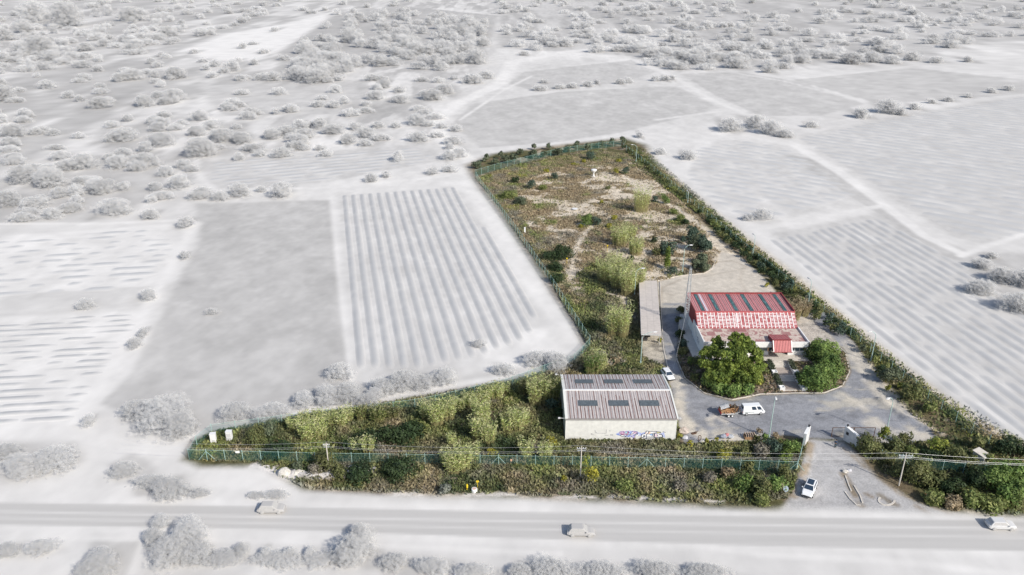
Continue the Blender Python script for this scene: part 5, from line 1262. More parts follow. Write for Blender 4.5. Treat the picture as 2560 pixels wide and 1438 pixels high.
# equipment cabinets and notice board in the left strip
for px, py, top, lab, nb in ((535, 1106, 1088, "white equipment cabinet at the left tip of the strip", 1), (575, 1100, 1081, "double white equipment cabinet right of the single one", 2)):
    p = at(px, py); t = thing("equipment_cabinet", lab, "cabinet", p[:], "white cabinets at the tip of the strip"); h = 1.9
    b = MB(); b.box((0, 0, h / 2), (1.0, .8, h), .15 if nb == 1 else 0); b.build("housing", M['white_wall'], t, bevel=.02)
    for k in range(nb): b = MB(); b.box((0, -.42, .5 + k * .8), (.85, .03, .65), 0); b.build("door", M['grey_light'], t)
    b = MB(); b.box((0, 0, h + .04), (1.1, .9, .08), .15 if nb == 1 else 0); b.build("roof", M['white'], t)
p = at(598, 1153) + Vector((0, -.1, 2.0)); b = MB(); b.box((0, 0, 0), (.75, .03, .4)); o = b.build("notice_board", M['white'], loc=p); tag(o, "small blank white notice fixed to the front fence near its left end", "sign")
p = at(1178, 1166) + Vector((0, -.1, 1.3)); b = MB(); b.box((0, 0, 0), (.3, .03, .4)); b.box((0, -.02, -.02), (.16, .01, .2)); o = b.build("notice_board", mat('orange_sign', (.75, .45, .3), rough=.6), loc=at(1278, 1165) + Vector((0, -.1, 1.3))); tag(o, "tiny orange notice on a front fence post left of the bracing", "sign")
p = at(2449, 1153); t = thing("small_shed", "small grey roofed shed half hidden in bushes at the right", "shed", p[:]); t.rotation_euler = (0, 0, .5); t.scale = (.75, .8, .8)
b = MB(); b.box((0, 0, 1.0), (2.2, 2.6, 2.0)); b.build("wall", M['old_white'], t); b = MB(); b.add([(-1.3, -1.5, 2.0), (1.3, -1.5, 2.0), (1.3, 1.5, 2.35), (-1.3, 1.5, 2.35), (-1.3, -1.5, 2.1), (1.3, -1.5, 2.1), (1.3, 1.5, 2.45), (-1.3, 1.5, 2.45)], [(3, 2, 1, 0), (4, 5, 6, 7), (0, 1, 5, 4), (1, 2, 6, 5), (2, 3, 7, 6), (3, 0, 4, 7)]); b.build("roof", M['concrete'], t)
b = MB(); b.box((.3, -1.32, .85), (.8, .05, 1.7)); b.build("door", M['grey_dim'], t)
# kerb stones of the old traffic island on the driveway
for k, P in enumerate(([(2113, 1190), (2122, 1215), (2128, 1228)], [(2112, 1230), (2125, 1248), (2140, 1262), (2152, 1264)], [(2135, 1215), (2150, 1240), (2156, 1258)])):
    o = kerb("kerb", W(P), .2, .14); o["kind"] = "structure"
P = [(2216 + 20 * math.cos(a), 1251 + 12 * math.sin(a)) for a in [2 * math.pi * k / 20 for k in range(13)]]
o = kerb("kerb", W(P), .3, .1); o["kind"] = "structure"
rock("rock", "white stone at the head of the old island on the driveway", "rock", at(2112, 1180), (.6, .4, .3), palest, 61)
rock("rock", "smaller white stone right of the one heading the old island", "rock", at(2123, 1178), (.4, .3, .3), chalk, 62)
#PART3

# ================================================================== pale land around the plot: soft shrubs and vine rows
PEND = []
def queue(name, V, Q, wgt, g, tagf): PEND.append((name, V, Q, wgt, g, tagf))
def mound(px, py, rx, ry, g, name, label, cat, group, hk=.75, dens=1.0):
    p = at(px, py + ry * .5); k = mpp(p); a = rx * k * 1.25; bb = min(max(ry * k * 1.6, a * .6), a * 1.5); h = min(ry * k * hk * 2.2, a * 1.5)
    nr, na = 7, 18; vs = [(0, 0, h)]; wg = [1.0]; sd = random.random() * 50
    for i in range(1, nr + 1):
        r = i / nr
        for j in range(na):
            t = 2 * math.pi * j / na; kk = 1 + .16 * math.sin(2 * t + sd) + .1 * math.sin(3 * t + sd * 2) + .06 * math.sin(5 * t + sd * 3)
            w = (1 - r * r) ** 1.6
            vs.append((a * r * kk * math.cos(t), bb * r * kk * math.sin(t), h * w * (1 + .12 * math.sin(4 * t + sd + r * 5)) - .02)); wg.append(min(1, w * 1.25))
    V = np.array(vs); tri = [(0, 1 + j, 1 + (j + 1) % na, 1 + (j + 1) % na) for j in range(na)]
    fs = []
    for i in range(nr - 1):
        for j in range(na): fs.append((1 + i * na + j, 1 + (i + 1) * na + j, 1 + (i + 1) * na + (j + 1) % na, 1 + i * na + (j + 1) % na))
    # centre fan as thin quads through the hub
    hub = [(0, 1 + 2 * j, 1 + (2 * j + 1) % na, 1 + (2 * j + 2) % na) for j in range(na // 2)]
    Q = np.array(hub + fs); wg = np.array(wg); V[:, 2] *= .10
    rg = np.random.default_rng(abs(int(px * 13 + py * 7)) + 5); lp = max(k * 9.0, .4); nl = int(np.clip(dens * a * bb / lp ** 2 * 38, 70, 1500))
    rad = np.abs(np.sqrt(rg.random(nl)) * .62 + rg.normal(0, .16, nl)); an = rg.uniform(0, 2 * math.pi, nl); el = np.abs(rg.normal(0, .42, nl))
    kk = 1 + .16 * np.sin(2 * an + sd) + .1 * np.sin(3 * an + sd * 2)
    Pn = np.stack([a * rad * kk * np.cos(an), bb * rad * kk * np.sin(an), h * (.05 + .8 * rg.random(nl)) * np.sqrt(np.clip(1 - (rad * .9) ** 2, .03, 1)) + .05], -1)
    Nn = np.array((.25, -.4, .85)) + rg.normal(0, .2, (nl, 3))
    LV, LQ, _ = leafquads(Pn, Nn, lp, None, 1.3, .15, rg)
    Q = LQ; wg = np.ones(len(LV)); V = LV
    queue(name, V + np.array((p.x, p.y, 0)), Q, wg, g, (label, cat, group, (p.x, p.y, 0)))
for (x, y, a, b_, g, nm, lb, ct, gp) in SHRUBS: mound(x, y, a, b_, g + 27, nm, lb, ct, gp)
for (label, items) in WOODS:
    vv = []; qq = []; ww = []; gg = []; o = 0; n0 = len(PEND)
    for (x, y, a, b_, g) in items: mound(x, y, a, b_, g + 25, "woodland", label, "w", "w", hk=.8, dens=.6)
    for (nm, V, Q, wg, g, _) in PEND[n0:]:
        vv.append(V); qq.append(Q + o); ww.append(wg); gg.append(np.full(len(V), g)); o += len(V)
    del PEND[n0:]
    queue("woodland", np.concatenate(vv), np.concatenate(qq), np.concatenate(ww), np.concatenate(gg), (label, "woodland", None, 'stuff'))

RC = {}
ORD = "first second third fourth fifth sixth seventh eighth ninth tenth eleventh twelfth thirteenth fourteenth fifteenth sixteenth seventeenth eighteenth nineteenth twentieth".split()
def rows(field, d0, d1, spacing, w, h, g, label, group, gap=0.0, hmod=.3, order=False):
    """parallel vine rows through d0->d1, clipped to the field"""
    P = W(field); a = Vector(at(*d0)[:2]); c = Vector(at(*d1)[:2]); d = (c - a).normalized(); n = Vector((-d.y, d.x))
    off = [(Vector(p) - a).dot(n) for p in P]; k0 = math.ceil(min(off) / spacing); k1 = math.floor(max(off) / spacing)
    for k in range(k0, k1 + 1):
        o = a + n * spacing * k; ts = []
        for i in range(len(P)):
            p, q = Vector(P[i]), Vector(P[(i + 1) % len(P)]); s0 = (p - o).dot(n); s1 = (q - o).dot(n)
            if (s0 > 0) != (s1 > 0): ts.append((p.lerp(q, s0 / (s0 - s1)) - o).dot(d))
        ts.sort()
        for t0, t1 in zip(ts[::2], ts[1::2]):
            if t1 - t0 < 6: continue
            m = max(4, min(160, int((t1 - t0) / max(1.2, w * .7)))); t = np.linspace(t0, t1, m); cs = np.linspace(-1, 1, 9)
            T, Cc = np.meshgrid(t, cs, indexing='ij')
            X = o.x + d.x * T + n.x * Cc * w; Y = o.y + d.y * T + n.y * Cc * w
            br = sstep(gap - .3, gap + .3, vnoise(T / 3.1 + k * 9.1, T * 0 + k, 401)) if gap else 1.0
            ends_ = sstep(0, 3, T - t0) * sstep(0, 3, t1 - T)
            prof = np.maximum(0, 1 - Cc ** 2) ** 1.7 * ends_ * (1 - hmod + hmod * 2 * vnoise(T / 1.7, T * 0 + k * 3.7, 402) * .9) * br
            V = np.stack([X.ravel(), Y.ravel(), (prof * h - .03).ravel()], -1); idx = np.arange(m * 9).reshape(m, 9)
            Q = np.stack([idx[:-1, :-1], idx[:-1, 1:], idx[1:, 1:], idx[1:, :-1]], -1).reshape(-1, 4)
            if d.x * n.y - d.y * n.x > 0: Q = Q[:, ::1]
            RC[group] = RC.get(group, 0) + 1
            lab_ = label if RC[group] > 20 or not order else ORD[RC[group] - 1] + " " + label
            queue("vine_row", V, Q, np.minimum(1, prof.ravel() * 1.1), g, (lab_, "vine row", group, (o.x + d.x * t0, o.y + d.y * t0, 0)))
rows([(848,488),(1145,466),(1195,545),(1345,785),(1325,850),(1200,895),(1060,925),(892,925)], (863,492), (903,905), 3.05, 1.2, .26, 200, "straight grey vine row from the right in the striped vineyard", "vine rows of the striped vineyard", order=True)
rows([(1915,600),(2200,540),(2400,660),(2620,830),(2620,1130),(2420,1030),(2170,810)], (1900,640), (2470,1110), 3.3, 1.5, .24, 200, "slanting grey vine row from the far side in the field right of the hedge", "vine rows of the right hand field", gap=.25, order=True)
rows([(1995,345),(2240,295),(2620,232),(2620,580),(2450,605),(2385,580),(2210,475)], (1995,380), (2560,470), 6.2, 2.6, .3, 206, "long grey vine row in the far upper right vineyard", "vine rows of the upper right vineyard", gap=.2)
rows([(1740,370),(1870,352),(1980,375),(2150,488),(1945,550),(1880,552),(1765,495),(1715,440)], (1740,420), (2150,490), 5.5, 2.4, .25, 208, "faint grey vine row in the small field behind the hedge", "vine rows of the small field", gap=.3)
rows([(-60,810),(365,782),(215,1000),(185,1055),(-60,1080)], (0,900), (300,885), 2.9, 1.15, .25, 200, "short broken grey vine row in the lower left field", "vine rows of the lower left field", gap=.42)
rows([(-60,605),(425,570),(440,620),(375,715),(-60,745)], (0,660), (400,640), 4.6, 1.9, .25, 209, "faint broken grey vine row in the middle left field", "vine rows of the middle left field", gap=.5)
rows([(530,405),(1055,368),(1100,400),(820,450),(565,470),(520,450)], (560,430), (1050,385), 5.0, 2.1, .2, 208, "faint grey crop row in the long field above the striped vineyard", "crop rows of the long field", gap=.3)
allV = np.concatenate([p[1] for p in PEND]); allW = np.concatenate([p[3] for p in PEND]); cg = np.zeros((len(allV), 3)); kk_ = allW < .999
cg[kk_] = ground_color(allV[kk_, 0], allV[kk_, 1])[0]; k0 = 0
for (nm, V, Q, wg, g, tg) in PEND:
    n = len(V); c0 = cg[k0:k0 + n]; k0 += n; c = c0 * (1 - wg[:, None]) + G(np.asarray(g))[..., None] * wg[:, None] if np.ndim(g) else c0 * (1 - wg[:, None]) + G(g) * wg[:, None]
    if tg[3] == 'stuff':
        o = np_mesh(nm, V, Q, M['mound'], c, vcol=True, smooth=True); tag(o, tg[0], tg[1], None, 'stuff')
    else:
        L_ = np.array(tg[3]); o = np_mesh(nm, V - L_, Q, M['ridge' if nm == 'vine_row' else 'mound'], c, vcol=True, smooth=True); o.location = tg[3]; tag(o, tg[0], tg[1], tg[2])

# ================================================================== vegetation of the plot
def inside(X, Y, pts): return sdist_poly(X, Y, W(pts)) > 0
def blocked(X, Y):
    m = inside(X, Y, YARD) | inside(X, Y, BACKYARD) | inside(X, Y, DRIVE) | inside(X, Y, ISLAND)
    m |= (X > WX0 - .3) & (X < WX1 + .3) & (Y > WY0 - .2) & (Y < WY1 + .3)
    m |= inside(X, Y, [(1596,715),(1644,715),(1656,850),(1600,850)])
    return m
def scatter(area, dens, rng):
    P = W(area); x0, y0 = P.min(0); x1, y1 = P.max(0); n = int((x1 - x0) * (y1 - y0) * dens)
    X = rng.uniform(x0, x1, n); Y = rng.uniform(y0, y1, n); k = sdist_poly(X, Y, P) > 0
    return X[k], Y[k]
def tufts(name, label, area, dens, size, pal, seed, hmul=1.0, accept=None, upright=.75, aspect=2.0):
    rng = np.random.default_rng(seed); X, Y = scatter(area, dens, rng); k = ~blocked(X, Y)
    X, Y = X[k], Y[k]
    if accept is not None: k = rng.random(len(X)) < accept(X, Y); X, Y = X[k], Y[k]
    n = len(X); hmap = .35 + 1.3 * fbm(X / 2.3, Y / 2.3, seed + 3, 3)
    Z = relief(X, Y) + rng.uniform(0, .8, n) * size * hmap * hmul
    N = np.stack([rng.normal(0, 1, n), rng.normal(-.5, .8, n), rng.normal(.75, .5, n)], -1); N /= np.linalg.norm(N, axis=1, keepdims=True)
    T = np.stack([rng.normal(0, .45, n), rng.normal(0, .45, n), np.full(n, upright)], -1)
    T -= N * (T * N).sum(1, keepdims=True); T /= np.linalg.norm(T, axis=1, keepdims=True) + 1e-9; B = np.cross(N, T)
    s = size * rng.uniform(.5, 1.5, n) * hmap ** .5; P = np.stack([X, Y, Z + s * .3], -1)
    T = T * s[:, None] * .5 * aspect; B = B * s[:, None] * .5
    V = np.stack([P - T * .8 - B * .3, P - T * .8 + B * .3, P + B, P + T + B * .1], 1); V[:, 2] = P + B * .8 + T * .2; V = V.reshape(-1, 3)
    V = np.stack([P - T, P + B, P + T, P - B], 1).reshape(-1, 3)
    C = np.zeros((n, 3)); wsum = np.zeros(n)
    for i, (nm, wt_) in enumerate(pal):
        w_ = wt_ * np.maximum(0, fbm(X / 4.5 + i * 31, Y / 5.5, seed + 20 + i, 4) - .32) ** 3 + 1e-6
        c_ = np.array(GREENS[nm])[rng.integers(0, 3, n)]; C += c_ * w_[:, None]; wsum += w_
    C = C / wsum[:, None] * rng.uniform(.6, 1.45, (n, 1))
    C = fade(C, X, Y)
    o = np_mesh(name, V, np.arange(4 * n).reshape(n, 4), M['leaf'], C); return tag(o, label, "ground cover", None, "stuff")
def bare(X, Y):
    v = .16 + .84 * sstep(.36, .51, fbm(X / 9, Y / 6, 71, 5) + .25 * (fbm(X / 2, Y / 1.5, 75, 3) - .5))
    for i_, (P, w) in enumerate(PALE): v = v * (1 - .93 * (mline(X, Y, P, w, 7) if i_ in SOLID else mline(X, Y, P, w * 1.5, 16) * broken(X, Y)))
    return v
def chalkfree(X, Y):
    v = np.ones(X.shape)
    for P, w in PALE + [([(720,1187),(800,1197),(870,1192),(930,1180)], 15), ([(640,1172),(700,1184),(740,1192)], 20)]: v = v * (1 - .94 * mline(X, Y, P, w, 5))
    e = mline(X, Y, [(980,1238),(1300,1238),(1600,1248),(1850,1258)], 13, 5) * sstep(.4, .52, fbm(X / 3, Y / .8, 77, 3))
    return v * (1 - .95 * e)
STRIP = [(470,1150),(485,1108),(530,1082),(700,1050),(1000,1002),(1275,955),(1425,912),(1465,868),(1600,890),(1700,935),(1700,1112),(2020,1100),(1990,1245),(1850,1265),(1300,1240),(1000,1234),(760,1222),(700,1192),(640,1158)]
tufts("rough_grass", "dark olive rough grass and weeds of the front verge and left strip", STRIP, 26, .27, [('olive', 1.0), ('dark', 1.0), ('grassy', 1.2), ('dry', .8), ('grey', .6), ('yellow', .02)], 501, 1.7, chalkfree)
tufts("rough_grass", "olive rough grass between the left fence and the carport", [(1330,620),(1420,700),(1500,650),(1590,720),(1602,850),(1610,935),(1470,935),(1470,865),(1425,790)], 20, .29, [('grassy', 1.2), ('olive', 1.0), ('dry', .7), ('dark', .6), ('grey', .4), ('yellow', .1)], 521, 1.5, chalkfree)
tufts("dry_heath", "brown dry heath and weeds covering the field behind the buildings", FIELD, 14, .27, [('dry', 1.3), ('grey', .6), ('grassy', .3), ('dry', 1.2)], 541, 1.0, bare)
tufts("dry_heath", "mixed brown and green scrub along the left edge and far end of the field", [(1190,445),(1330,400),(1500,375),(1590,395),(1560,405),(1400,420),(1290,460),(1300,540),(1420,690),(1400,720),(1330,640),(1250,520)], 14, .3, [('olive', .6), ('dry', 1.6), ('grassy', .5), ('grey', .7), ('yellow', .05)], 561, 1.3)
tufts("rough_grass", "weeds and grass under the hedge along the right side of the plot", [(1560,360),(1610,372),(1730,475),(1900,625),(2100,785),(2340,975),(2560,1100),(2560,1290),(2420,1280),(2200,1180),(2120,1110),(2330,1105),(2250,1020),(2150,900),(2060,800),(1900,665),(1700,500),(1580,410)], 15, .3, [('olive', 1), ('dark', 1.2), ('grassy', .9), ('dry', .5), ('yellow', .12)], 581, 1.4,
      lambda X, Y: .25 + .75 * np.maximum(mline(X, Y, [(1590,385),(1700,485),(1900,650),(2100,815),(2300,980),(2480,1110)], 30, 10), mpoly(X, Y, [(2100,1110),(2560,1090),(2560,1290),(2400,1275)], 6)))
rng_b = np.random.default_rng(5)
X, Y = scatter(ISLAND, 9, rng_b); k = ~((X > 39) & (X < 67) & (Y > 151)) & ~((X > 66) & (Y > 158)) & ~((X > 54.6) & (X < 61) & (Y > 141)); X, Y = X[k], Y[k]
n = len(X); dI_ = sdist_poly(X, Y, ISL); zz = np.minimum(np.minimum(sstep(0, 4.5, dI_) * 1.2, 1.2), np.clip((Y - 140.5) / 10.5, 0, 1) * 1.2 + .05) + .2
C = np.array(GREENS['dry'] + GREENS['olive'] + GREENS['grey'])[rng_b.integers(0, 9, n)] * rng_b.uniform(.4, 1.0, (n, 1))
V, q, C = leafquads(np.stack([X, Y, zz + rng_b.uniform(0, .3, n)], -1), np.tile((0, -.3, 1.), (n, 1)), .35, C, 1.8, .8)
tag(np_mesh("garden_weeds", V, q, M['leaf'], C), "dry weeds and litter on the planted bank round the hall", "ground cover", None, "stuff")

def lobes_round(px, py, rpx, hgt, n=6, z0=.3, flat=.8):
    """lobes for a shrub whose centre on the photo is px,py; the foot is below it"""
    z = hgt * .5; c = at(px, py, z); k = mpp(at(px, py)); r = rpx * k; out = []
    for i in range(n):
        a = random.uniform(0, 2 * math.pi); d = random.uniform(.25, .6) * r
        out.append((c.x + d * math.cos(a), c.y + d * math.sin(a) * flat, z + random.uniform(-.25, .3) * hgt, r * random.uniform(.45, .62)))
    out.append((c.x, c.y, z, r * .68))
    return (c.x, c.y, 0.0), out
def shrub(px, py, rpx, hgt, kind, label, cat='bush', name=None, group=None, per=110, size=.26, n=6, trunk=None, aspect=1.5):
    base, lb = lobes_round(px, py, rpx, hgt, n)
    nm = name or ("tree" if cat == 'tree' else "shrub")
    if trunk is None and cat == 'tree': trunk = (hgt * .5, .12)
    return plant(nm, label, cat, base, lb, per, size, kind, group, trunk, aspect)
random.seed(21)
def lobes_px(L): return [tuple(at(x, y, z)) + (r,) for x, y, z, r in L]
# the pines and broadleaf shrubs in front of the hall
pine = lobes_px([(1793,852,7.0,1.15),(1797,868,6.4,1.5),(1835,843,9.0,1.3),(1858,852,8.6,1.5),(1838,868,8.0,1.9),(1868,868,7.6,1.8),(1885,880,6.6,1.8),(1765,885,5.6,1.6),(1785,888,5.6,1.9),(1815,890,6.8,2.0),(1850,892,6.6,2.0),(1895,900,5.4,1.6),(1760,910,4.4,1.6),(1790,915,4.4,2.0),(1825,918,4.6,2.0),(1865,918,4.4,2.1),(1900,920,4.0,1.5),(1775,940,3.0,1.8),(1812,945,2.8,2.0),(1850,945,3.0,1.9),(1885,942,3.0,1.7)])
def finer(L):
    out = []
    for (x, y, z, r_) in L:
        out.append((x, y, z, r_ * .7))
        for k in range(5):
            a_ = random.uniform(0, 6.28); e_ = random.uniform(-.2, 1.1); out.append((x + r_ * .75 * math.cos(a_) * math.cos(e_), y + r_ * .75 * math.sin(a_) * math.cos(e_), z + r_ * .7 * math.sin(e_), r_ * random.uniform(.3, .45)))
    return out
def pine_tree(L, base, label):
    L = finer(L); return plant("pine_tree", label, "tree", base, L, 330, .27, 'pine', "pines before the hall", (5.5, .28), aspect=1.9, shell=.62)
b0 = at(1785, 950, 0); b1 = at(1850, 950, 0)
Lft = [l for l in pine if l[0] < (b0.x + b1.x) / 2 + 0.6]; Rgt = [l for l in pine if l[0] >= (b0.x + b1.x) / 2 + .6]
pine_tree(Lft, tuple(b0), "left hand pine of the green clump before the hall, with a small separate top")
pine_tree(Rgt, tuple(b1), "taller right hand pine of the big green clump in front of the hall")
for k, (x, y, r, h, kd, lab) in enumerate((
    (1748,905,22,2.2,'olive',"olive shrub at the left foot of the pine clump"),(1770,955,24,2.4,'broad',"green shrub at the lower left of the pine clump"),(1800,972,24,2.2,'broad',"broad leaved green shrub below the left pine"),
    (1832,978,26,2.4,'broad',"broad leaved shrub at the bottom middle of the pine clump beside the yard"),(1862,970,24,2.2,'broad',"green shrub at the bottom right of the pine clump"),
    (1892,945,20,3.0,'bright',"yellow green fig like shrub right of the pines"),(1912,930,14,2.2,'olive',"olive shrub between the yellow green shrub and the steps"),(1908,950,9,1.4,'blue',"small dark bluish bush right of the yellow green shrub"),
    (1728,905,14,1.8,'pine',"small green bush by the left corner of the hall terrace"),(1706,880,14,1.5,'olive',"olive bush left of the paved strip beside the hall"),(1697,800,12,1.6,'olive',"shrub beside the lane left of the mast"),
    (1700,835,15,1.7,'dark',"dark shrub at the foot of the lattice mast"),(1703,775,12,1.2,'olive',"low shrub strip beside the lane behind the mast"),(1712,860,14,1.5,'blue',"bluish shrub just below the mast"),(1715,925,12,1.2,'dry',"dry shrub on the left of the island kerb"),(1735,945,14,1.2,'olive',"low olive shrub on the left curve of the island kerb"))):
    shrub(x, y, r, h, kd, lab, per=150, size=.24 if kd not in ('broad', 'bright') else .34)
for (x, y, r, h, lab) in ((2054,885,36,4.6,"round green tree at the right end of the hall, nearest the building"),(2076,922,32,4.2,"round green tree in the middle of the three right of the steps"),(2038,950,38,4.2,"large round green tree right of the steps, nearest the yard")):
    base, lb = lobes_round(x, y, r * 1.12, h, 10); plant("round_tree", lab, "tree", base, lb, 260, .27, 'broad', "three round trees right of the steps", (h * .5, .15))
# behind the carport, trees on the slope
base = tuple(at(1667, 672)); plant("cypress", "single slender column shaped green cypress in front of the dark round bush", "tree", base, [(base[0], base[1], .9 + .75 * i, .95 * (1 - (i / 9) ** 2 * .75)) for i in range(8)], 420, .2, 'pine', None, (3, .1))
for (x, y, r, h, kd, lab) in ((1731,585,17,5.0,'blue',"uppermost dark olive tree of the clump beside the field track"),(1733,607,22,4.5,'olivegrey',"grey green olive tree in the middle left of the clump"),(1763,615,20,4.5,'blue',"dark olive tree at the right of the clump beside the track"),(1752,600,14,4.0,'blue',"dark olive tree between the two upper ones of the clump"),(1755,645,18,3.5,'olivegrey',"lower olive tree of the clump near the concrete apron"),(1742,662,16,3.0,'olivegrey',"lowest left olive of the clump near the concrete apron"),(1765,668,15,3.0,'olivegrey',"lowest right olive of the clump near the concrete apron"),
                              (1672,622,20,4.5,'blue',"dark round tree directly behind the cypress"),(1708,600,9,2.4,'blue',"small dark tree at the left foot of the olive clump")):
    shrub(x, y, r, h, kd, lab, 'tree', 'olive_tree', None, per=170, size=.3)
for (x, y, r, h, kd, lab) in ((1679,677,15,2.2,'blue',"round bluish bush at the foot of the cypress"),(1578,646,10,2,'dark',"dark round bush beside the big cane clump"),(1637,599,10,2.2,'dark',"dark round bush in the bare ground left of the olives"),(1641,630,13,2.4,'olive',"loose olive shrub left of the dark round tree"),(1553,678,10,3,'dark',"dark bush inside the big cane clump"),
    (1662,499,13,3.2,'broad',"bright green round bush right of the tall field canes"),(1641,497,10,2.8,'blue',"darker bush just left of the bright green round one"),(1466,553,20,3.2,'broad',"green bush above the pale path in the field"),(1491,555,15,2.8,'blue',"bluish green bush right of the one above the pale path"),
    (1331,461,14,3.4,'blue',"dark round bush in the left part of the field"),(1386,440,11,3.0,'blue',"small dark round bush right of the first in the field"),(1290,452,12,2,'dark',"low dark bush at the left edge of the field"),(1358,470,12,1.6,'grassy',"low green patch below the dark round bush in the field"),(1540,428,8,3.2,'yellow',"bright yellow green bush in the far part of the field"),(1563,427,11,2.8,'blue',"dark bush right of the yellow green one in the far field"),
    (1476,390,15,3.2,'blue',"dark bush near the far fence"),(1375,640,24,2.2,'dark',"left half of the dark thicket by the left fence"),(1405,632,30,3.4,'dark',"right half of the dark thicket by the left fence"),(1392,668,22,2.0,'dark',"lower part of the dark thicket by the left fence"),(1392,697,20,2.4,'dark',"dark green bush below the thicket by the left fence"),
    (1275,490,22,1.6,'grassy',"low grey green patch at the left edge of the field"),(1300,505,20,1.4,'olivegrey',"low silvery patch at the left edge of the field"),(1520,470,8,1.2,'olive',"small olive tuft bush in the middle of the field"),(1700,545,16,1.8,'grassy',"green strip bush beside the track in the right of the field"),(1685,530,12,1.6,'grassy',"upper green strip bush beside the track in the right of the field"),(1714,556,12,1.6,'dark',"lower green strip bush beside the track in the right of the field"),
    (1648,852,7,1.6,'yellow',"small yellow green bush on the sandy patch below the carport"),(1535,545,10,1.5,'yellow',"yellow flowering broom above the field canes"),(1524,565,9,1.6,'yellow',"yellow broom left of the field canes"),(1452,566,8,1.2,'yellow',"yellow broom beside the pale path"),(1460,404,7,1,'yellow',"yellow broom in the far field, right of a similar one"),(1433,411,7,1,'yellow',"yellow broom in the far field, left of a similar one"),(1548,403,9,1,'yellow',"yellow broom patch near the far street lamp"),(1365,428,9,1,'yellow',"yellow broom in the far left of the field"),
    (1503,505,7,1,'yellow',"little yellow broom in the pale clearing"),(1916,713,8,1.3,'yellow',"yellow green bush on the concrete apron edge near the hedge"),(1478,1190,22,4.2,'yellow',"tall yellow green bush right of the utility pole at the verge"),(1410,1196,10,1.6,'yellow',"yellow flowering broom in the highway verge"),(1466,1160,10,5.5,'bright',"sparse yellow flowering shrub beside the utility pole"),(1230,1130,12,1.4,'yellow',"yellow weeds below the cane clumps"),(1380,1105,16,1.6,'yellow',"yellow flowering weeds left of the warehouse"),(1330,1090,14,1.4,'olive',"olive weeds left of the warehouse"),
    (1725,1108,9,1.5,'yellow',"bright yellow green bush by the warehouse front corner"),(1700,1088,7,1.4,'yellow',"narrow yellow green bush against the warehouse corner"),(1768,1102,6,1.0,'yellow',"little yellowish tuft at the yard edge, left of the rubbish heap"),(1792,1098,7,1.2,'yellow',"fluffy yellowish tuft beside the rubbish heap"),(1899,1076,9,1.6,'dry',"dry straw coloured bush left of the near street lamp"),(1893,1095,9,1.4,'olive',"olive bush right of the wooden crate"),(1913,1093,12,2.0,'broad',"green bush at the foot of the near street lamp"),(1938,1090,10,1.4,'dry',"dry weeds right of the near street lamp"),
    (1110,1222,18,2.6,'olivegrey',"pale silvery bush in the highway verge left of the yellow marker"),(742,1165,16,2.6,'olivegrey',"silvery bush above the cream boulder"),(815,1150,34,4.2,'olive',"big rounded olive tree like bush around the left utility pole"),(845,1180,26,2.6,'olive',"lower olive bush below the left utility pole"),(790,1175,22,2.6,'grey',"greyish bush right of the silvery one"),(640,1090,34,3.2,'olive',"faded green bush behind the white cabinets"),(668,1075,24,3.0,'olivegrey',"upper faded bush behind the white cabinets"),
    (2135,1150,0,0,'',""),):
    if r: shrub(x, y, r, h, kd, lab, size=.24)
# bushes at the lower right
for (x, y, r, h, kd, lab) in ((2178,1112,32,3.6,'olive',"big olive bush beside the right gate wall"),(2207,1085,16,4.2,'bright',"bright yellow green bush top behind the gate wall bush"),(2240,1118,30,3.0,'olive',"wide brownish green bush right of the bright topped one"),(2262,1095,20,2.6,'olive',"dull looking bush left of the pale ground"),(2215,1140,24,2.6,'olive',"olive bush hanging over the driveway side"),(2280,1130,22,2.4,'grassy',"green bush behind the right utility pole"),
    (2350,1120,30,3.8,'bright',"large bright yellow green bush at the far side of the lower right thicket"),(2390,1140,34,3.4,'olive',"large olive bush right of the bright green one"),(2420,1158,26,3.0,'olive',"olive bush beside the small shed"),(2325,1140,26,2.6,'dark',"dark bush left of the bright green one"),(2300,1185,42,4.0,'olive',"big rounded olive bush below the right utility pole"),(2250,1172,24,2.6,'olive',"olive bush left of the right utility pole"),(2340,1200,34,3.2,'olive',"sunlit side of the bush mass below the utility pole"),
    (2380,1215,34,3.0,'dark',"dark undergrowth bush in the lower right corner area"),(2440,1200,34,3.0,'dark',"dark green bush under the shed"),(2500,1195,44,4.6,'broad',"large leafy tree like bush at the right edge, left one"),(2545,1180,42,5.0,'broad',"large leafy tree like bush at the right edge, right one"),(2530,1235,40,3.6,'broad',"lower leafy bush at the right edge"),(2430,1245,36,2.4,'grassy',"low green growth beside the highway at the right"),(2330,1245,30,1.6,'grassy',"low grassy growth near the give way sign"),(2380,1258,26,1.4,'dry',"low straw coloured growth beside the highway at the right"),(2480,1262,34,1.8,'grassy',"low green growth at the highway edge near the right corner"),
    (2450,1108,20,2.8,'olive',"round olive bush at the lower end of the right hedge"),(2510,1120,28,3.0,'dark',"half faded dark bush at the right edge above the shed"),(2470,1145,16,2.4,'grassy',"green bush right of the small shed"),(2560,1125,26,3,'dark',"faded bush at the very right edge"),
    (2228,938,24,3.6,'olivegrey',"grey green round bush in the right hedge below the lamp"),(2205,925,16,2.6,'dark',"dark bush left of the grey green round one in the hedge"),(2280,985,26,3.4,'olive',"yellowish olive bush in the right hedge"),(2255,965,12,1.6,'bright',"little bright bush in the right hedge"),(2325,1018,18,2.4,'grassy',"green bush in the right hedge below the yellowish one"),(2220,970,8,1.6,'yellow',"small yellowish tuft at the hedge foot")):
    shrub(x, y, r, h, kd, lab, size=.27, per=120)
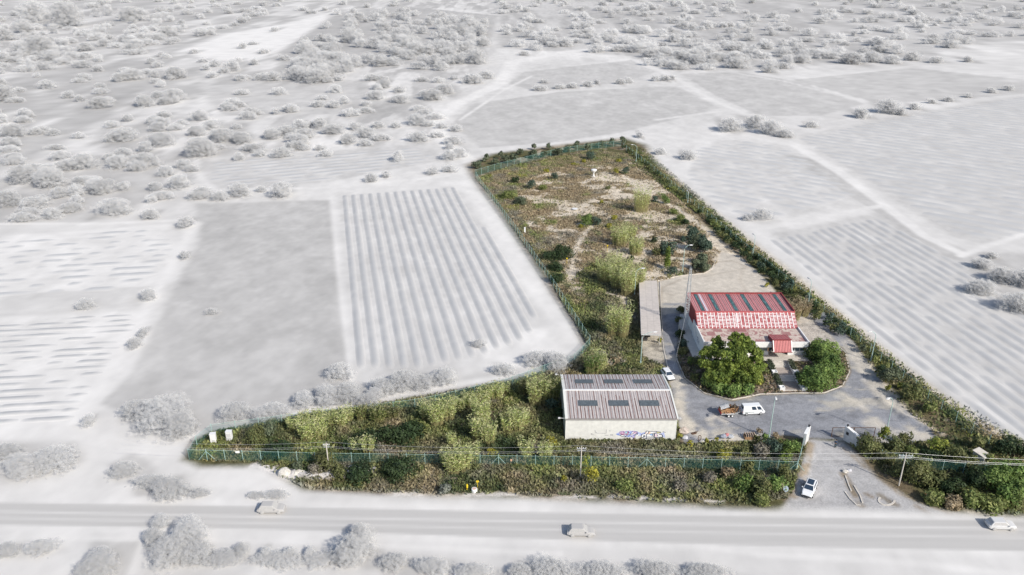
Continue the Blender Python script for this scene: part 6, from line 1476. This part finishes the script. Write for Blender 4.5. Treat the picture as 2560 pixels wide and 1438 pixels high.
for (x, y, r, h, kd, lab) in ((1860,1205,26,2.8,'broad',"green bush in the verge, left of two near the road sign"),(1900,1222,28,3.0,'olive',"olive bush in the verge between two green ones"),(1942,1212,28,3.0,'broad',"green bush in the verge left of the short fence"),(1962,1180,22,2.8,'olive',"olive bush at the foot of the short fence"),(1935,1120,26,2.6,'blue',"greyish bush left of the left gate wall"),(1975,1118,24,2.4,'broad',"green bush touching the left gate wall"),(1900,1128,24,2.2,'grey',"grey twiggy bush left of the gate"),(1965,1145,22,2.2,'pine',"bright green low bush beside the gate wall"),(1860,1130,20,1.8,'olive',"olive bush below the wooden crate"),(1810,1140,20,1.6,'yellow',"yellow dotted low bush in the rough grass right of the warehouse"),(1820,1180,20,2.0,'dry',"dry bush behind the right part of the front fence"),
    (1775,1195,22,1.8,'grey',"grey dry bush in the verge right of centre"),(1700,1215,20,1.4,'grey',"grey dry tuft bush in the verge"),(1560,1215,22,1.6,'grassy',"pale green tuft bush in the verge below the fence"),(1905,1250,26,1.6,'grassy',"low green growth at the highway edge left of the road sign"),(1870,1165,16,2.2,'olive',"small olive bush against the front fence"),(925,1100,40,2.4,'dark',"wide dark bramble patch in the middle of the left strip"),(990,1095,44,2.4,'dark',"wide dark bramble patch left of the lone small cane"),(880,1120,30,1.8,'dark',"dark bramble patch below the cane thicket"),(1030,1075,36,2.2,'dark',"dark bramble patch under the upper canes"),(700,1130,40,1.4,'dark',"low dark brambles left of the left pole"),(1000,1180,50,1.6,'dark',"low dark brambles in the verge left of centre"),(900,1185,40,2.0,'dark',"low dark brambles right of the chalk bank"),(1395,1030,14,2.2,'dark',"dark bush against the left wall of the warehouse"),(1380,1010,18,2.6,'blue',"bluish bush left of the warehouse")):
    shrub(x, y, r, h, kd, lab, size=.26, per=110)
# olive trees behind the far fence
for k, (x, y, r) in enumerate(((1192,412,13),(1238,402,11),(1262,398,14),(1284,396,13),(1333,386,15),(1358,384,10),(1394,380,14),(1420,370,11),(1300,378,10),(1215,395,9),(1440,362,9),(1250,388,9),(1370,365,8),(1335,365,8),(1500,360,10),(1530,356,10),(1470,366,9),(1560,352,10))):
    shrub(x, y, r, 3.4, 'olivegrey', "grey green olive tree in the row beyond the far fence", 'tree', 'olive_tree', "olive trees beyond the far fence", per=60, size=.45, n=4)
# hedge down the right side, a shrub every few metres
H = [(1560,372),(1600,400),(1640,438),(1690,480),(1740,527),(1800,580),(1860,632),(1930,690),(1990,742),(2050,795),(2120,850),(2190,910),(2260,975),(2330,1030),(2400,1078),(2455,1112)]
PH = [at(*q) for q in H]; rr_ = random.Random(9)
for i in range(len(PH) - 1):
    a, c = PH[i], PH[i + 1]; L = (c - a).length; d = (c - a).normalized(); nn = Vector((-d.y, d.x, 0)); m = max(1, int(L / 2.6))
    for j in range(m):
        wide = 1.0 if 5 <= i <= 9 else .35
        if wide < 1 and rr_.random() < .3: continue
        for sd in ((-1, 1) if wide == 1.0 else (0,)):
            p = a.lerp(c, (j + rr_.random() * .6) / m) + nn * (sd * 1.3 + rr_.uniform(-.5, .5)); r = rr_.uniform(1.1, 1.7) * (.88 if wide == 1 else .66)
            kd = rr_.choice(['dark', 'dark', 'olive', 'blue'] if wide == 1 else ['dark', 'olive', 'olivegrey', 'grassy', 'olive'])
            lb = [(p.x + rr_.uniform(-.7, .7), p.y + rr_.uniform(-.7, .7), rr_.uniform(.6, 1.3), r * rr_.uniform(.5, .75)) for _ in range(4)]
            plant("hedge_shrub", "dense shrub in the overgrown hedge along the right side of the plot", "shrub", (p.x, p.y, 0), lb, 95, .3, kd, "shrubs of the right hand hedge")
# giant cane clumps
def canes(px, py, wpx, hpx, label, kind='reed', dens=1.0, group="clumps of giant cane"):
    base = at(px, py); k = mpp(base); w = wpx * k / 2 * 1.14; h = hpx * k * 1.36; rng = np.random.default_rng(int(px * 7 + py))
    ns = int(min(150, max(26, 26 * w * w)) * dens); Vs = []; Cs = []
    ang = rng.uniform(0, 2 * math.pi, ns); rad = w * .62 * np.sqrt(rng.random(ns)); bx_ = rad * np.cos(ang); by2 = rad * np.sin(ang) * .8
    for i in range(ns):
        hh = h * rng.uniform(.55, 1.08); lean = .12 + .28 * rad[i] / w; dx = math.cos(ang[i]) * lean * hh * .6 + rng.normal(0, .15); dy = math.sin(ang[i]) * lean * hh * .6 + rng.normal(0, .15)
        p0 = np.array((bx_[i], by2[i], 0)); p1 = p0 + np.array((dx * .35, dy * .35, hh * .6)); p2 = p0 + np.array((dx, dy, hh))
        s_ = .035; e = np.array((s_, 0, 0))
        cst = np.array((.40, .36, .18)) * rng.uniform(.7, 1.15)
        Vs.append(np.array([p0 - e, p0 + e, p1 + e, p1 - e])); Cs.append(cst)
        nl = 13; t = rng.uniform(.18, 1, nl); P = p0 * ((1 - t) ** 2)[:, None] + 2 * p1 * (t * (1 - t))[:, None] + p2 * (t ** 2)[:, None]
        la = rng.uniform(0, 2 * math.pi, nl); ln = rng.uniform(.35, .75, nl); el = rng.uniform(.1, .9, nl)
        D = np.stack([np.cos(la) * np.cos(el), np.sin(la) * np.cos(el), np.sin(el)], -1) * ln[:, None]
        Sd = np.cross(D, rng.normal(0, 1, (nl, 3))); Sd /= np.linalg.norm(Sd, axis=1, keepdims=True); Sd *= .07
        Q = np.stack([P, P + D * .45 + Sd, P + D + np.array((0, 0, -.08)), P + D * .45 - Sd], 1); Vs += list(Q)
        cl = np.array(GREENS[kind])[rng.integers(0, len(GREENS[kind]), nl)] * rng.uniform(.65, 1.3, (nl, 1)); cl = np.where(t[:, None] > .86, cl * .5 + np.array((.42, .38, .26)) * .5, cl); Cs += list(cl)
    V = np.concatenate([v.reshape(-1, 3) for v in Vs]); C = np.array(Cs); n = len(C)
    C = fade(C, np.full(1, base.x), np.full(1, base.y))
    o = np_mesh("cane_clump", V, np.arange(4 * n).reshape(n, 4), M['leaf'], C); o.location = base; return tag(o, label, "canes", group)
for a in ((1602,530,46,52,"tall pale cane clump standing alone in the middle of the field"),(1570,600,44,32,"upper cane clump of the pair beside the yellow broom"),(1548,614,48,38,"lower cane clump of the pair beside the yellow broom"),(1589,636,44,34,"rounded cane clump between the field pair and the big thicket"),
          (1512,705,50,52,"leftmost cane clump of the big thicket above the carport"),(1535,680,44,40,"top cane clump of the big thicket above the carport"),(1545,722,48,52,"central cane clump of the big thicket above the carport"),(1568,738,46,58,"lower cane clump of the big thicket, nearest the carport"),(1594,728,36,60,"rightmost cane clump of the thicket beside the lamp"),(1560,690,40,34,"small cane clump behind the middle of the big thicket"),
          (1533,838,42,64,"left half of the cane clump left of the carport"),(1556,842,40,70,"right half of the cane clump left of the carport"),
          (1480,938,44,50,"leafy cane clump behind the warehouse",'broad'),(1500,928,36,44,"leafy canes at the right of the clump behind the warehouse",'reed'),(1345,1010,60,62,"big leafy cane clump left of the warehouse",'reed'),(1375,1008,50,56,"darker leafy cane clump touching the warehouse wall",'grassy'),(1312,985,40,30,"small dark canes left of the big leafy clump",'olive'),
          (1092,1062,46,50,"cane clump with bare stems in the upper strip, left one"),(1120,1050,44,50,"cane clump in the upper strip, second from the bare stems"),(1068,1048,40,40,"cane clump at the left end of the upper band"),(1146,1030,40,34,"cane clump in the upper band under the fence"),(1178,1018,40,32,"cane clump in the upper band left of the sandy path"),(1210,1008,40,34,"cane clump in the upper band nearest the sandy path"),(1240,998,40,34,"cane clump in the upper band right of the path head"),(1262,985,26,26,"last cane clump of the upper band at the right"),
          (1205,1062,52,60,"tall cane clump left of the sandy path, upper one"),(1222,1110,40,54,"right part of the lower cane clump by the sandy path"),(1196,1100,44,52,"left part of the lower cane clump by the sandy path"),(1293,1078,42,50,"bright cane clump right of the sandy path"),(1268,1082,26,40,"slim cane clump left of the bright one"),(1312,1068,24,36,"slim cane clump right of the bright one"),(1128,1113,20,26,"lone small cane clump in the dark strip"),
          (1135,1180,52,52,"large cane clump leaning over the front fence, left half"),(1158,1176,46,56,"large cane clump leaning over the front fence, right half"),(1187,1162,24,50,"slim cane clump behind the front fence"),(1115,1162,30,34,"lower left shoot of the large clump at the front fence"),(1316,1146,38,44,"cane clump behind the fence, left of a pair"),(1362,1152,36,42,"cane clump behind the fence, right of a pair"),
          (770,1102,44,46,"dense cane clump in the left thicket, lower left"),(800,1098,44,46,"dense cane clump in the left thicket, lower right"),(735,1075,36,28,"cane clump at the left end of the thicket"),(765,1062,36,26,"cane clump in the back row of the left thicket, first"),(800,1058,36,28,"cane clump in the back row of the left thicket, second"),(832,1062,36,32,"cane clump in the middle of the left thicket"),(855,1068,30,36,"slim cane clump right in the left thicket"),(872,1052,36,30,"cane clump in the back row of the left thicket, last"),(905,1050,36,32,"greener cane clump right of the left thicket",'grassy'),(945,1055,44,36,"wide green cane clump under the fence",'grassy'),(980,1048,36,30,"green canes at the right end under the fence",'olive'),
          (890,1132,26,32,"straw coloured cane clump above the front fence, left part",'reed'),(920,1132,34,36,"straw coloured cane clump above the front fence, right part",'reed'),(1985,800,36,44,"dry pale canes behind the right corner of the hall",'dry'),(2010,790,30,36,"dry canes between the hall and the hedge",'dry')):
    canes(*a)
